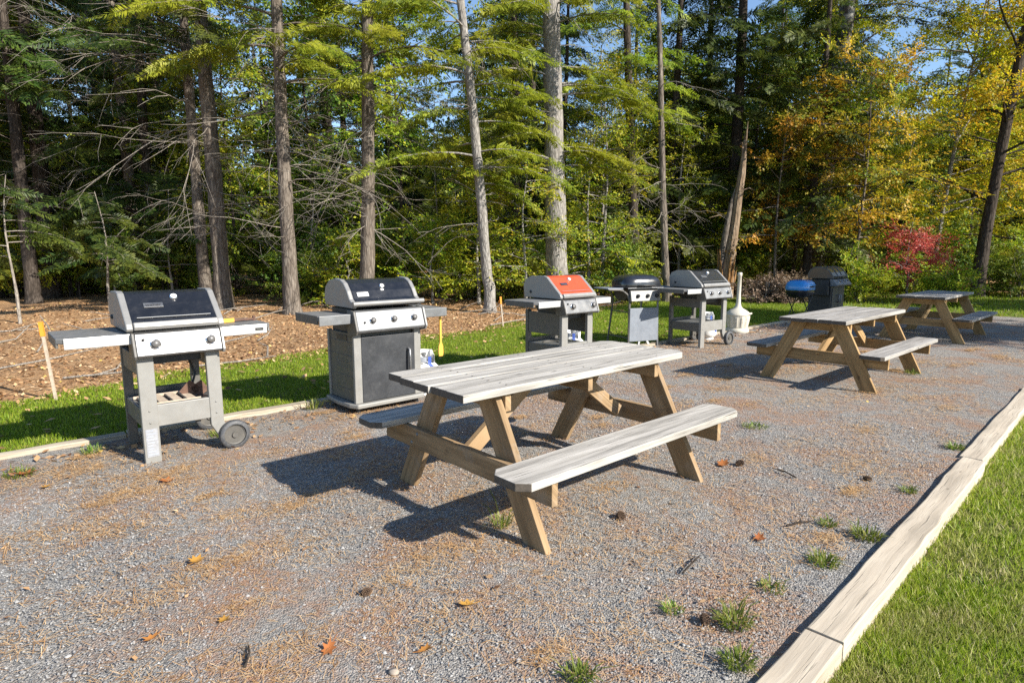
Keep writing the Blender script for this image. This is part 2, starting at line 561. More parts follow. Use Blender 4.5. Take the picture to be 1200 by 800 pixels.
def frames(D, up, roll=0.0):
    """(n,3) directions and up hints -> rotation matrices whose columns are dir, side, normal"""
    D = D / np.linalg.norm(D, axis=1, keepdims=True)
    Y = np.cross(up, D)
    Y /= np.linalg.norm(Y, axis=1, keepdims=True) + 1e-9
    Z = np.cross(D, Y)
    if np.any(roll):
        c, s = np.cos(roll)[:, None], np.sin(roll)[:, None]
        Y, Z = Y * c + Z * s, Z * c - Y * s
    return np.stack([D, Y, Z], axis=2)


def place(proto, O, R, S):
    """proto (k,4,3) copied at n origins with rotations and scales -> (n*k,4,3)"""
    V = np.einsum('kqc,nrc->nkqr', proto, R) * S[:, None, None, None] + O[:, None, None, :]
    return V.reshape(-1, 4, 3)


def frond_proto(r, n=9, L=1.0):
    """flat hemlock spray: twiglets on both sides of a stalk along +x"""
    Q = []
    for i in range(n):
        t = (i + .6) / n
        for sgn in (-1, 1):
            a = sgn * radians(r.uniform(38, 62))
            ln = L * (.40 * (1 - .72 * t) + .07) * r.uniform(.75, 1.15)
            w = L * r.uniform(.028, .045)
            b = np.array([t * L, 0, r.uniform(-.015, .015)])
            d = np.array([cos(a), sin(a), r.uniform(-.25, .05)])
            s = np.array([-sin(a), cos(a), 0]) * w
            Q.append([b, b + d * ln * .5 + s, b + d * ln, b + d * ln * .5 - s])
    e = np.array([L * .86, 0, 0])
    Q.append([e, e + [L * .1, L * .03, 0], e + [L * .24, 0, -.02], e + [L * .1, -L * .03, 0]])
    return np.array(Q)


def leafspray_proto(r, n=13, L=1.0, leaf=.20, flat=.45):
    """broadleaf twig: leaves to both sides, each tilted its own way"""
    Q = []
    for i in range(n):
        t = (i + .5) / n
        a = (1 if i % 2 else -1) * radians(r.uniform(25, 80))
        b = np.array([t * L, 0, 0]) + r.normal(0, .03, 3) * L
        d = np.array([cos(a), sin(a), r.normal(-.15, .25)])
        d /= np.linalg.norm(d)
        up = np.array([r.normal(0, flat), r.normal(0, flat), 1.0])
        s = np.cross(up, d)
        s /= np.linalg.norm(s)
        ln = leaf * L * r.uniform(.7, 1.25)
        w = ln * r.uniform(.27, .36)
        st = b + d * ln * .2
        dr = np.array([0, 0, -ln * r.uniform(.0, .15)])
        Q.append([st, st + d * ln * .42 + s * w, st + d * ln + dr, st + d * ln * .42 - s * w])
    return np.array(Q)


R0 = np.random.default_rng(5)
FROND = [frond_proto(R0) for _ in range(4)]
SPRAY = [leafspray_proto(R0) for _ in range(4)]


def spray_all(protos, O, D, S, r, upj=.25, rollj=.35):
    n = len(O)
    if n == 0:
        return np.zeros((0, 4, 3))
    O, D, S = np.array(O, float), np.array(D, float), np.array(S, float)
    up = np.tile([.42, -.28, .85], (n, 1)) + r.normal(0, upj, (n, 3))     # leaves turn to the light side
    Rm = frames(D, up, r.normal(0, rollj, n))
    which = r.integers(0, len(protos), n)
    return np.concatenate([place(protos[k], O[which == k], Rm[which == k], S[which == k]) for k in range(len(protos))])


# ------------------------------------------------------------------ trees
def trunk_path(H, lean=(0, 0), bend=.0, r=None, n=12):
    ph = r.uniform(0, 6)
    P = []
    for i in range(n + 1):
        t = i / n
        P.append(Vector((lean[0] * t * H + bend * sin(t * 5 + ph) * t, lean[1] * t * H + bend * cos(t * 4 + ph) * t, t * H)))
    return P


def at_h(P, z):
    for a, b in zip(P, P[1:]):
        if b.z >= z:
            k = (z - a.z) / max(1e-6, b.z - a.z)
            return a.lerp(b, k)
    return P[-1].copy()


def add_trunk(b, P, r0, top=.25, n=14, flare=1.5, r=None):
    H = P[-1].z
    pts, rad = [P[0] + Vector((0, 0, -.25)), P[0] + Vector((0, 0, .02)), P[0] + Vector((0, 0, .22)), P[0] + Vector((0, 0, .6))], [r0 * flare * 1.15, r0 * flare, r0 * (1 + (flare - 1) * .4), r0 * 1.06]
    for p in P[1:]:
        t = p.z / H
        if p.z < .7:
            continue
        pts.append(p)
        rad.append(r0 * (1 - t * (1 - top)) * r.uniform(.96, 1.04))
    k0 = len(b.v)
    b.tube(pts, rad, n)
    for i in range(k0, len(b.v)):                       # knots and dents
        x, y, z = b.v[i]
        j = r0 * .045
        b.v[i] = (x + r.normal(0, j), y + r.normal(0, j), z + r.normal(0, j))


def dead_branches(b, P, r, zr, count, L, mi=1, rad=.0125, avoid=None, down=.25):
    """bare grey limbs that leave the trunk, droop and fork into twigs"""
    b.m = mi
    for _ in range(count):
        z = r.uniform(*zr)
        a = r.uniform(0, 2 * pi)
        ln = r.uniform(.35, 1.0) * L
        o = at_h(P, z)
        el = r.uniform(-.15, .3)
        pts = [o]
        d = Vector((cos(a) * cos(el), sin(a) * cos(el), sin(el)))
        n = 7
        for i in range(n):
            d = (d + Vector((r.normal(0, .2), r.normal(0, .2), -down * .28 + r.normal(0, .15)))).normalized()
            pts.append(pts[-1] + d * ln / n)
        rr = rad * r.uniform(.6, 1.25) * (.5 + .5 * ln / L)
        b.tube(pts, [rr * (1 - .8 * i / n) for i in range(n + 1)], 4)
        for k in range(int(r.integers(3, 9))):
            i = int(r.integers(1, n))
            s = 1 if r.random() < .5 else -1
            dd = (pts[i + 1] - pts[i]).normalized()
            side = Vector((-dd.y, dd.x, 0)) * s
            d2 = (dd * .8 + side * r.uniform(.4, 1) + Vector((0, 0, r.normal(-.1, .28)))).normalized()
            q = [pts[i]]
            l2 = ln * r.uniform(.15, .45)
            for j in range(3):
                d2 = (d2 + Vector((r.normal(0, .14), r.normal(0, .14), r.normal(-.06, .12)))).normalized()
                q.append(q[-1] + d2 * l2 / 3)
            b.tube(q, [rr * .5, rr * .4, rr * .28, rr * .14], 3)
            if r.random() < .5:
                d3 = (d2 + Vector((r.normal(0, .6), r.normal(0, .6), r.normal(0, .3)))).normalized()
                b.tube([q[2], q[2] + d3 * l2 * .3, q[2] + d3 * l2 * .5 + Vector((0, 0, -.05))], [rr * .3, rr * .2, rr * .1], 3)
    b.m = 0


def hemlock_crown(b, P, r, zr, count, L, fs=.55, step=.17, az=None, droop=.18, shrink=True, mi=0, lfac=None):
    """limbs with flat drooping sprays; returns the quads of the crown"""
    O, D, S = [], [], []
    z0, z1 = zr
    b.m = mi
    for k in range(count):
        t = (k + r.random()) / count
        z = z0 + (z1 - z0) * t
        a = r.uniform(0, 2 * pi) if az is None else radians(r.uniform(*az[int(r.integers(0, len(az)))]))
        ln = L * ((1 - .85 * t) if shrink else 1) * r.uniform(.6, 1.1)
        o = at_h(P, z)
        hd = Vector((cos(a), sin(a), 0))
        n = 6
        pts = []
        for i in range(n + 1):
            x = i / n
            pts.append(o + hd * ln * x + Vector((0, 0, ln * (.16 * x - (droop + .16) * x * x))) + Vector((r.normal(0, .02), r.normal(0, .02), 0)) * ln * x)
        b.tube(pts, [max(.004, .011 * ln * (1 - .85 * i / n)) for i in range(n + 1)], 4)
        m = max(3, int(ln * .85 / step))
        for j in range(m):
            x = .18 + .82 * (j + r.random()) / m
            i = min(n - 1, int(x * n))
            p = pts[i].lerp(pts[i + 1], x * n - i)
            dd = (pts[i + 1] - pts[i]).normalized()
            for sgn in (-1, 1):
                ang = sgn * radians(r.uniform(25, 65))
                d = Vector((dd.x * cos(ang) - dd.y * sin(ang), dd.x * sin(ang) + dd.y * cos(ang), dd.z - r.uniform(.02, .3)))
                O.append(p + Vector((0, 0, r.normal(0, .03))))
                D.append(d)
                S.append(fs * r.uniform(.6, 1.2) * (1.05 - .35 * x))
        O.append(pts[-1])
        D.append(pts[-1] - pts[-2])
        S.append(fs)
    b.m = 0
    return spray_all(FROND, O, D, S, r, .38, .5)


def broad_crown(b, P, r, zr, limbs, L, ss=.38, twigs=6, per=5, el=(10, 55), az=None, mi=0, flat=.15):
    """limbs, twigs and leaf sprays of a broadleaf; returns the quads"""
    O, D, S = [], [], []
    b.m = mi
    for k in range(limbs):
        t = (k + r.random()) / limbs
        z = zr[0] + (zr[1] - zr[0]) * t
        a = r.uniform(0, 2 * pi) if az is None else radians(r.uniform(*az))
        e = radians(r.uniform(*el)) * (.5 + .8 * t)
        ln = L * r.uniform(.55, 1.1) * (1 - .45 * t)
        o = at_h(P, z)
        d = Vector((cos(a) * cos(e), sin(a) * cos(e), sin(e)))
        pts = [o]
        n = 5
        for i in range(n):
            d = (d + Vector((r.normal(0, .12), r.normal(0, .12), r.normal(-.04, .08)))).normalized()
            pts.append(pts[-1] + d * ln / n)
        b.tube(pts, [max(.004, .013 * ln * (1 - .8 * i / n)) for i in range(n + 1)], 4)
        for q in range(twigs):
            x = .25 + .75 * (q + r.random()) / twigs
            i = min(n - 1, int(x * n))
            p = pts[i].lerp(pts[i + 1], x * n - i)
            dd = (pts[i + 1] - pts[i]).normalized()
            sd = Vector((r.normal(0, 1), r.normal(0, 1), r.normal(.05, .4)))
            d2 = (dd * .6 + sd.normalized()).normalized()
            l2 = ln * r.uniform(.2, .42)
            e2 = p + d2 * l2
            b.tube([p, (p + e2) / 2 + Vector((0, 0, .03)), e2], [.007, .005, .003], 3)
            for w in range(per):
                y = (w + r.random()) / per
                O.append(p.lerp(e2, y) + Vector(r.normal(0, .05, 3)))
                D.append((d2 + Vector((r.normal(0, .6), r.normal(0, .6), r.normal(-.12, .25)))).normalized())
                S.append(ss * r.uniform(.65, 1.25))
    b.m = 0
    return spray_all(SPRAY, O, D, S, r, flat + .1, .4)


def hz(x, y):
    """height of the ground"""
    u, v = x * CT + y * ST, x * ST - y * CT
    if v > -.70:
        return -.065
    d = max(0.0, -11.5 - v, u - 28)
    return -.008 + min(d, 3) * .012 + (0.05 * sin(x * .9 + 1) * sin(y * .7) + .03 * sin(x * 2.1) * cos(y * 1.7)) * min(1, d)


def make_tree(name, label, cat, loc, seed, H, r0, barkm, parts, lean=(0, 0), bend=.1, top=.25, group=None, flare=1.45, leafm='hem_dark', dead='deadwood', nseg=12):
    r = np.random.default_rng(seed)
    t = thing(name, label, cat, (loc[0], loc[1], hz(*loc)), 0, group)
    P = trunk_path(H, lean, bend, r, nseg)
    b = MB()
    add_trunk(b, P, r0, top, r=r, flare=flare)
    L = []
    for k in parts:
        kind = k[0]
        if kind == 'dead':
            dead_branches(b, P, r, *k[1:2], **k[2])
        elif kind == 'hem':
            L.append(hemlock_crown(b, P, r, *k[1:2], **k[2]))
        elif kind == 'broad':
            L.append(broad_crown(b, P, r, *k[1:2], **k[2]))
    b.build('trunk', [barkm, dead], t)
    if L:
        quads('crown', np.concatenate(L), leafm, t)
    return t


def px(x, Y):                       # bearing: photo column and depth -> ground x, y (plan only)
    return ((x - 600) / 700.67 * Y * 1.005 + 0.0, Y)


# ---- the trees along the edge of the wood, one by one
def edge_tree(name, label, xy, seed, H, r0, bk, dead=0, dz=(1.4, 7), dl=2.6, hem=0, hzr=(5, 14), hl=3.0, fs=.5, az=None, lean=(0, 0), bend=.1, top=.3, leafm='hem_dark', step=.17, low=None, flare=1.4, shrink=True):
    r = np.random.default_rng(seed)
    t = thing(name, label, 'tree', (xy[0], xy[1], hz(*xy)))
    P = trunk_path(H, lean, bend, r, 34)
    b = MB()
    add_trunk(b, P, r0, top, 16, r=r, flare=flare)
    if dead:
        dead_branches(b, P, r, dz, dead, dl)
    L = []
    if hem:
        L.append(hemlock_crown(b, P, r, hzr, hem, hl, fs=fs, az=az, step=step, shrink=shrink))
    if low:
        for q in low:
            L.append(hemlock_crown(b, P, r, *q[:1], **q[1]))
    b.build('trunk', [bk, 'deadwood'], t)
    if L:
        quads('crown', np.concatenate(L), leafm, t)
    return t


edge_tree('hemlock_tree', 'slim leaning conifer close beside its thicker twin, both with bare lower limbs', (-8.17, 16.0), 21, 15, .15, 'bark_brown', dead=32, dz=(2.2, 7.5), dl=3.4, hem=40, hzr=(5.8, 15), lean=(-.015, 0), step=.12)
edge_tree('hemlock_tree', 'thicker brown twin trunk with leaf litter at its foot, behind the navy-lidded grill', (-7.25, 15.0), 22, 16, .20, 'bark_brown', dead=40, dz=(1.8, 7.5), dl=3.9, hem=40, hzr=(5.6, 16), step=.12)
edge_tree('hemlock_tree', 'straight brown conifer trunk standing left of the cabinet grill', (-5.01, 13.6), 23, 15, .165, 'bark_brown', dead=40, dz=(1.5, 6.5), dl=2.9, hem=44, hzr=(5.0, 15), leafm='hem_light', step=.11)
edge_tree('hemlock_tree', 'dark brown conifer rising straight behind the cabinet grill with a tangle of bare twigs', (-3.46, 14.2), 24, 15, .175, 'bark_brown', dead=60, dz=(1.6, 6.8), dl=3.0, hem=42, hzr=(5.4, 15), leafm='hem_light', lean=(.045, 0), step=.11)
edge_tree('pine_tree', 'pale slender trunk leaning left with yellow-green sprays, between the cabinet grill and the red grill', (-.52, 14.0), 25, 14, .128, 'bark_grey', dead=18, dz=(1.8, 6.5), dl=1.8, hem=14, hzr=(6, 14), leafm='hem_light', lean=(-.085, 0), bend=.18,
          low=[((2.8, 7.0), dict(count=22, L=2.4, fs=.46, az=[(-40, 25), (150, 218), (40, 130)], step=.085, shrink=False))])
edge_tree('pine_tree', 'thick pale grey trunk behind the red-lidded grill, the broadest one at the wood edge', (1.21, 16.0), 26, 18, .30, 'bark_grey', dead=6, dz=(4, 8), dl=2.0, hem=20, hzr=(8, 18), leafm='hem_light', lean=(-.028, 0), bend=.05,
          low=[((3.4, 8.2), dict(count=30, L=2.9, fs=.5, az=[(140, 232), (-45, 35), (200, 245)], step=.085, shrink=False))], flare=1.25)
edge_tree('pine_tree', 'dark straight trunk just left of the thin trunk with bare side branches', (3.98, 19.0), 27, 16, .16, 'bark_dark', dead=8, dz=(3, 8), dl=1.6, hem=40, hzr=(5.0, 16), leafm='hem_light', lean=(-.07, 0), step=.11)
edge_tree('dead_pine', 'thin bare trunk with a few long drooping dead branches', (4.40, 17.0), 28, 12, .115, 'bark_brown', dead=19, dz=(1.7, 6.5), dl=2.3, lean=(-.072, 0), top=.22)
edge_tree('hemlock_tree', 'dark conifer trunk at the left picture edge with long bare limbs reaching right', (-13.2, 16.5), 31, 15, .17, 'bark_dark', dead=46, dz=(2.5, 9), dl=4.6, hem=34, hzr=(5.5, 15), step=.13)
edge_tree('hemlock_tree', 'conifer in the shade left of the twin trunks with a mass of bare limbs', (-11.6, 18.6), 32, 16, .17, 'bark_brown', dead=48, dz=(2.0, 9), dl=4.2, hem=30, hzr=(7, 16), step=.14)
edge_tree('pine_tree', 'big dark trunk leaning right with pale lichen on its lower bark, behind the covered grill', (10.88, 22.0), 29, 19, .36, 'bark_lichen', dead=8, dz=(4, 9), dl=2.0, hem=26, hzr=(6.5, 19), hl=4.0, leafm='hem_dark', lean=(.055, 0), bend=.3)

# snapped trunk with splintered orange wood
t = thing('tree_snag', 'snapped dead trunk with splintered orange wood at its base', 'dead tree', (6.6, 18.5, hz(6.6, 18.5)))
b = MB()
r_ = np.random.default_rng(3)
pts = [Vector((0, 0, -.2)), Vector((.0, 0, .3)), Vector((.04, .01, .9)), Vector((.09, 0, 1.5)), Vector((.17, .02, 2.2)), Vector((.22, -.01, 3.0)), Vector((.30, 0, 3.7)), Vector((.34, .01, 4.3))]
b.tube(pts, [.25, .22, .20, .175, .145, .13, .11, .075], 9, False)
for dx, dy, hh, q in ((.05, .02, .95, .045), (-.05, .0, .35, .04), (.0, .05, .6, .035), (.02, -.05, .2, .04)):
    b.tube([pts[-1] + Vector((dx * .6, dy, -.4)), pts[-1] + Vector((dx, dy, hh * .5)), pts[-1] + Vector((dx * 1.5, dy, hh))], [q, q * .8, .006], 5, False)
for zz, an, ll in ((2.4, 2.8, .5), (1.7, .2, .35), (3.2, .1, .3)):
    o_ = at_h(pts, zz)
    b.tube([o_, o_ + Vector((cos(an) * ll, sin(an) * ll * .4, .12)), o_ + Vector((cos(an) * ll * 1.6, sin(an) * ll * .5, .05))], [.03, .02, .008], 5)
b.build('trunk', 'snaggrey', t)
b = MB()
for i in range(13):
    a = r_.uniform(0, 2 * pi)
    q = Vector((.17 * cos(a), .17 * sin(a), r_.uniform(.0, .5)))
    e = q + Vector((.16 * cos(a) * r_.uniform(0, 1.2), .16 * sin(a) * r_.uniform(0, 1), r_.uniform(.5, 1.6)))
    b.tube([q, q.lerp(e, .6), e], [.05, .04, .006], 5, False)
b.build('splinter', 'snagwood', t)
b = MB()
b.tube([Vector((-.2, .05, -.2)), Vector((-.19, .05, .8)), Vector((-.1, .02, 1.9)), Vector((.02, 0, 2.8)), Vector((.12, 0, 3.3))], [.13, .12, .10, .07, .01], 8)
b.build('split_bark', 'bark_brown', t)


def broad_tree(name, label, cat, xy, seed, H, r0, bk, leafm, zr, limbs, L, ss=.4, twigs=6, per=5, el=(10, 55), lean=(0, 0), bend=.15, group=None, flat=.15, az=None, top=.2, stems=1, dead=0):
    r = np.random.default_rng(seed)
    t = thing(name, label, cat, (xy[0], xy[1], hz(*xy)), 0, group)
    b = MB()
    Q = []
    for s in range(stems):
        ln = lean if stems == 1 else (lean[0] + r.normal(0, .22), lean[1] + r.normal(0, .22))
        P = trunk_path(H * (1 if stems == 1 else r.uniform(.6, 1)), ln, bend, r, 8)
        o = Vector((r.normal(0, .12), r.normal(0, .12), 0)) if stems > 1 else Vector()
        P = [p + o for p in P]
        add_trunk(b, P, r0, top, 8, 1.3, r)
        if dead:
            dead_branches(b, P, r, (1.0, H * .5), dead, 1.6)
        Q.append(broad_crown(b, P, r, (zr[0] * P[-1].z / H, zr[1] * P[-1].z / H), max(2, limbs // stems), L, ss=ss, twigs=twigs, per=per, el=el, flat=flat, az=az))
    b.build('trunk', [bk, 'deadwood'], t)
    quads('crown', np.concatenate(Q), leafm, t)
    return t


# the right-hand maples and small trees
broad_tree('maple_tree', 'tall leaning trunk with yellow leaves behind the farthest picnic table', 'tree', (14.75, 19.0), 41, 15, .19, 'bark_dark', 'maple_y', (2.8, 15), 54, 3.9, ss=.45, twigs=9, per=7, lean=(.05, 0), bend=.35)
broad_tree('maple_tree', 'yellow-leaved tree at the right end of the wood, partly cut by the picture edge', 'tree', (19.2, 22.0), 42, 14, .16, 'bark_brown', 'maple_y', (1.4, 14), 56, 3.9, ss=.45, twigs=9, per=7)
broad_tree('maple_tree', 'pale thin leaning trunk with a yellow crown left of the tall leaning maple', 'tree', (14.6, 21.0), 43, 11, .085, 'bark_grey', 'maple_y', (2.4, 11), 38, 3.2, ss=.42, twigs=8, per=6, lean=(.09, 0))
broad_tree('maple_tree', 'golden-crowned tree reaching over the red-leaved small tree', 'tree', (13.3, 25.0), 44, 14, .15, 'bark_brown', 'maple_y', (3.2, 14), 54, 4.2, ss=.48, twigs=9, per=7)
broad_tree('small_tree', 'orange-leaved small tree beside the snapped trunk', 'small tree', (8.3, 19.0), 45, 6.0, .05, 'bark_brown', 'maple_o', (1.6, 6.0), 25, 2.3, ss=.42, twigs=7, per=5, el=(0, 35))
broad_tree('small_tree', 'orange and green small tree spreading above the covered grill', 'small tree', (10.4, 18.2), 46, 6.6, .05, 'bark_brown', 'maple_o', (1.7, 6.6), 27, 2.6, ss=.42, twigs=7, per=5, el=(0, 40))
broad_tree('small_tree', 'thin forked small tree with dull orange leaves, left of the red-leaved one', 'small tree', (11.2, 19.8), 47, 6.6, .05, 'bark_brown', 'maple_o', (1.6, 6.6), 25, 2.4, ss=.4, twigs=6, per=5, el=(15, 60))
broad_tree('red_maple', 'small red-leaved tree behind the farthest picnic table', 'small tree', (11.6, 17.6), 48, 2.5, .03, 'bark_grey', 'maple_r', (.8, 2.2), 12, 1.45, ss=.31, twigs=8, per=5, el=(-6, 8), flat=.02)

# beech saplings and bushes in front of the dark wood
for i, (x, y, H, lm, lab) in enumerate((
        (.35, 15.2, 3.6, 'beech', 'bright yellow-green sapling left of the broad pale trunk'),
        (2.2, 17.2, 4.6, 'beech', 'yellow-green sapling between the broad pale trunk and the dark straight trunk'),
        (-.9, 16.2, 4.2, 'beech', 'leafy green sapling behind the pale leaning trunk'),
        (-2.1, 15.8, 2.2, 'beech', 'low yellow-green sapling right behind the cabinet grill'),
        (-4.3, 15.6, 1.6, 'beech', 'low leafy sapling between two brown trunks left of the cabinet grill'),
        (3.0, 20.5, 8.0, 'beech', 'tall yellow-green young tree behind the dark straight trunk'),
        (2.75, 18.3, 6.5, 'beech', 'yellow-green young tree just left of the dark straight trunk'),
        (5.7, 20.6, 6.0, 'beech', 'yellow-green young tree between the bare dead trunk and the snapped trunk'),
        (7.4, 20.8, 3.4, 'under', 'green sapling just right of the snapped trunk'),
        (-6.1, 18.5, 4.0, 'under', 'shaded green sapling behind the twin trunks'))):
    broad_tree('beech_sapling', lab, 'sapling', (x, y), 60 + i, H, .022 + .006 * H, 'bark_grey', lm, (.35, H), int(10 + 4 * H), .9 + .22 * H, ss=.36, twigs=6, per=4, el=(-5, 30), flat=.06)


def young_hemlock(label, xy, seed, H, L, count, leafm='hem_dark', r0=.03, z0=.6, fs=.42, group=None, name='young_hemlock', lean=(0, 0), step=.095):
    r = np.random.default_rng(seed)
    t = thing(name, label, 'young tree', (xy[0], xy[1], hz(*xy)), 0, group)
    P = trunk_path(H, lean, .08, r, 8)
    b = MB()
    add_trunk(b, P, r0, .2, 7, 1.2, r)
    q = hemlock_crown(b, P, r, (z0, H), count, L, fs=fs, step=step)
    b.build('trunk', 'deadwood', t)
    quads('crown', q, leafm, t)
    return t


young_hemlock('young hemlock with a thin bare pale stem, nearest the left picture edge', (-9.85, 11.9), 71, 2.9, 1.5, 13, z0=1.3)
young_hemlock('young hemlock with low dark sprays above the left grill shelf', (-9.3, 13.8), 72, 2.7, 1.6, 16, z0=.9)
young_hemlock('small dark hemlock left of the twin trunks', (-9.3, 16.4), 73, 3.0, 1.8, 18, z0=.8)
young_hemlock('green hemlock filling the gap behind the navy-lidded grill', (-11.2, 16.9), 74, 3.2, 1.9, 18, z0=.8)
young_hemlock('dense young hemlock between the cabinet grill and the pale leaning trunk', (-2.2, 18.0), 75, 6.0, 2.3, 34, z0=.8, leafm='hem_light')

# ---- trees deeper in the wood: a few kinds, each copied tree by tree
HG = 'conifers deep in the wood'
BG = 'broadleaf trees deep in the wood'
SG = 'leafy bushes at the foot of the wood'
hp = []
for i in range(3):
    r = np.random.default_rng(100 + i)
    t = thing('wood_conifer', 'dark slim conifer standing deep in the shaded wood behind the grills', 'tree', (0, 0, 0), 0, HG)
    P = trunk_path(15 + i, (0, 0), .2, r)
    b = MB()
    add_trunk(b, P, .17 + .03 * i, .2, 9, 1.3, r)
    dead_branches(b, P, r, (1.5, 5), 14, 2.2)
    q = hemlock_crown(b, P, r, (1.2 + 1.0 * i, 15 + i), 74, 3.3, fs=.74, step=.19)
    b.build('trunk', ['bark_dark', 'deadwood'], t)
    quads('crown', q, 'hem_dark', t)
    hp.append(t)
bp = []
for i in range(3):
    bp.append(broad_tree('wood_broadleaf', 'green and yellow broadleaf tree standing deep in the wood', 'tree', (0, 0), 110 + i, 9 + i * 1.5, .09, 'bark_dark', ['under', 'beech', 'under'][i], (1.2, 9 + i * 1.5), 34, 2.9, ss=.6, twigs=7, per=5, group=BG, el=(0, 45)))
sp = []
for i in range(3):
    sp.append(broad_tree('leafy_bush', 'leafy green bush at the dark foot of the wood', 'bush', (0, 0), 120 + i, 1.5 + .5 * i, .02, 'bark_dark', ['under', 'under', 'beech'][i], (.15, 1.5 + .5 * i), 24, 1.0, ss=.34, twigs=6, per=4, group=SG, stems=4, el=(-5, 45), flat=.25))


def spread(protos, spots, smin, smax, r):
    for i, (x, y) in enumerate(spots):
        o = protos[i] if i < len(protos) else copy_tree(protos[int(r.integers(0, len(protos)))])
        o.location = (x, y, hz(x, y))
        o.rotation_euler = (0, 0, r.uniform(-1.1, 1.1))
        s = r.uniform(smin, smax)
        o.scale = (s, s, s)


def dart(n, rows, r, mind):
    out = []
    tries = 0
    while len(out) < n and tries < 4000:
        tries += 1
        x0, x1, y0, y1 = rows[int(r.integers(0, len(rows)))]
        y = r.uniform(y0, y1)
        x = r.uniform(x0, x1) * y
        if all((x - a) ** 2 + (y - c) ** 2 > mind ** 2 for a, c in out):
            out.append((x, y))
    return out


r_ = np.random.default_rng(77)
spread(hp, dart(42, [(-1.0, .55, 19.5, 30), (-1.0, .8, 28, 42), (-1.0, -.5, 18, 34)], r_, 2.1), .85, 1.2, r_)
spread(bp, dart(26, [(-.95, .5, 19, 28), (.25, .8, 24, 36)], r_, 2.0), .7, 1.15, r_)
spread(sp, dart(46, [(-.95, -.45, 17, 22), (-.45, .4, 16.5, 22), (.48, .95, 21, 25.5)], r_, 1.0), .8, 1.3, r_)

# bushes on the right, behind the far tables
for i, (x, y, H, lm, lab) in enumerate((
        (17.4, 19.5, 2.8, 'beech', 'tall yellow-green bush at the right picture edge beyond the shaded grass'),
        (15.6, 20.0, 2.0, 'under', 'green bush right of the tall leaning maple'),
        (15.9, 18.7, 1.5, 'under', 'low green bush at the far edge of the shaded grass, right of the leaning maple'),
        (17.2, 18.6, 1.8, 'beech', 'rounded yellow-green bush on the grass edge near the right picture edge'),
        (18.6, 20.2, 2.6, 'under', 'tall green bush partly outside the right picture edge'),
        (13.2, 19.6, 1.9, 'beech', 'yellow-flecked bush behind the farthest table top'),
        (9.7, 16.9, 1.2, 'beech', 'low yellow bush right of the covered grill'),
        (11.6, 15.9, .8, 'beech', 'small yellow bush below the red-leaved small tree'),
        (8.1, 17.2, .45, 'drybrush', 'low tangle of dry brown brush behind the blue grill'),
        (7.2, 16.8, .5, 'drybrush', 'dry brown brush pile behind the ash receptacle'))):
    broad_tree('bush', lab, 'bush', (x, y), 140 + i, H, .015, 'deadwood' if 'dry' in lm else 'bark_brown', lm, (.1, H), 26, .9, ss=.3, twigs=6, per=4, stems=5, el=(-5, 50), flat=.3)

# the far wood reads as one dark mass
r = np.random.default_rng(9)
n = 90000
a = r.uniform(radians(30), radians(152), n)
rad = r.uniform(44, 60, n)
h = 15 * r.random(n) ** 1.1
cl = np.sin(a * 37) * .5 + np.sin(a * 91 + 1.3) * .3 + np.sin(a * 17 + h * .5) * .5
keep = h < 7.5 + 4 * cl + r.normal(0, 1.2, n)
O = np.stack([rad * np.cos(a), rad * np.sin(a), h], 1)[keep]
D = r.normal(0, 1, O.shape) * [1, 1, .4]
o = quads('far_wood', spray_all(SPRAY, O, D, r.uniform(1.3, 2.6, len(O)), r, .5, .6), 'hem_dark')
tag(o, 'mass of dark foliage far back in the wood', 'far woods', None, 'stuff')


def drift(u):
    return .028 * (u - 2)           # the near timbers run slightly out of line with the strip


# one sheet to the horizon
us = sorted(set([-320, -160, -80, -40, -24, -14] + [round(x * .5, 2) for x in range(-16, 100)] + [60, 80, 120, 180, 320]))
vs = sorted(set([-320, -160, -90, -60] + [round(-46 + x * .5, 2) for x in range(0, 91)] + [-.745, -.69, 0, 1, 3, 8, 20, 60, 160, 320]))
verts, faces = [], []
for u in us:
    for w in vs:
        uu = max(-2, min(u, 20))
        x, y = W(u, w - drift(uu))
        verts.append((x, y, -.065 if w > -.70 else hz(x, y)))
nv = len(vs)
for i in range(len(us) - 1):
    for j in range(nv - 1):
        faces.append((i * nv + j, i * nv + nv + j, i * nv + nv + j + 1, i * nv + j + 1))
b = MB()
b.add(verts, faces, True)
tag(b.build('ground', 'forest'), 'leaf-strewn ground under the trees', None, None, 'structure')

# gravel pad
verts, faces = [], []
nu, nw = 150, 44
r = np.random.default_rng(2)
for i in range(nu + 1):
    for j in range(nw + 1):
        u = -5 + 21.7 * i / nu
        w = -5.2 + (5.2 - .775) * j / nw
        x, y = W(u, w - drift(u) * (j / nw))
        verts.append((x, y, .004 + .004 * sin(x * 2.3) * sin(y * 1.9 + 1) + .003 * sin(x * 5.1 + y * 3)))
for i in range(nu):
    for j in range(nw):
        k = i * (nw + 1) + j
        faces.append((k, k + nw + 1, k + nw + 2, k + 1))
b = MB()
b.add(verts, faces, True)
tag(b.build('gravel_pad', 'gravel'), 'grey gravel strip with drifts of rusty pine needles', None, None, 'structure')

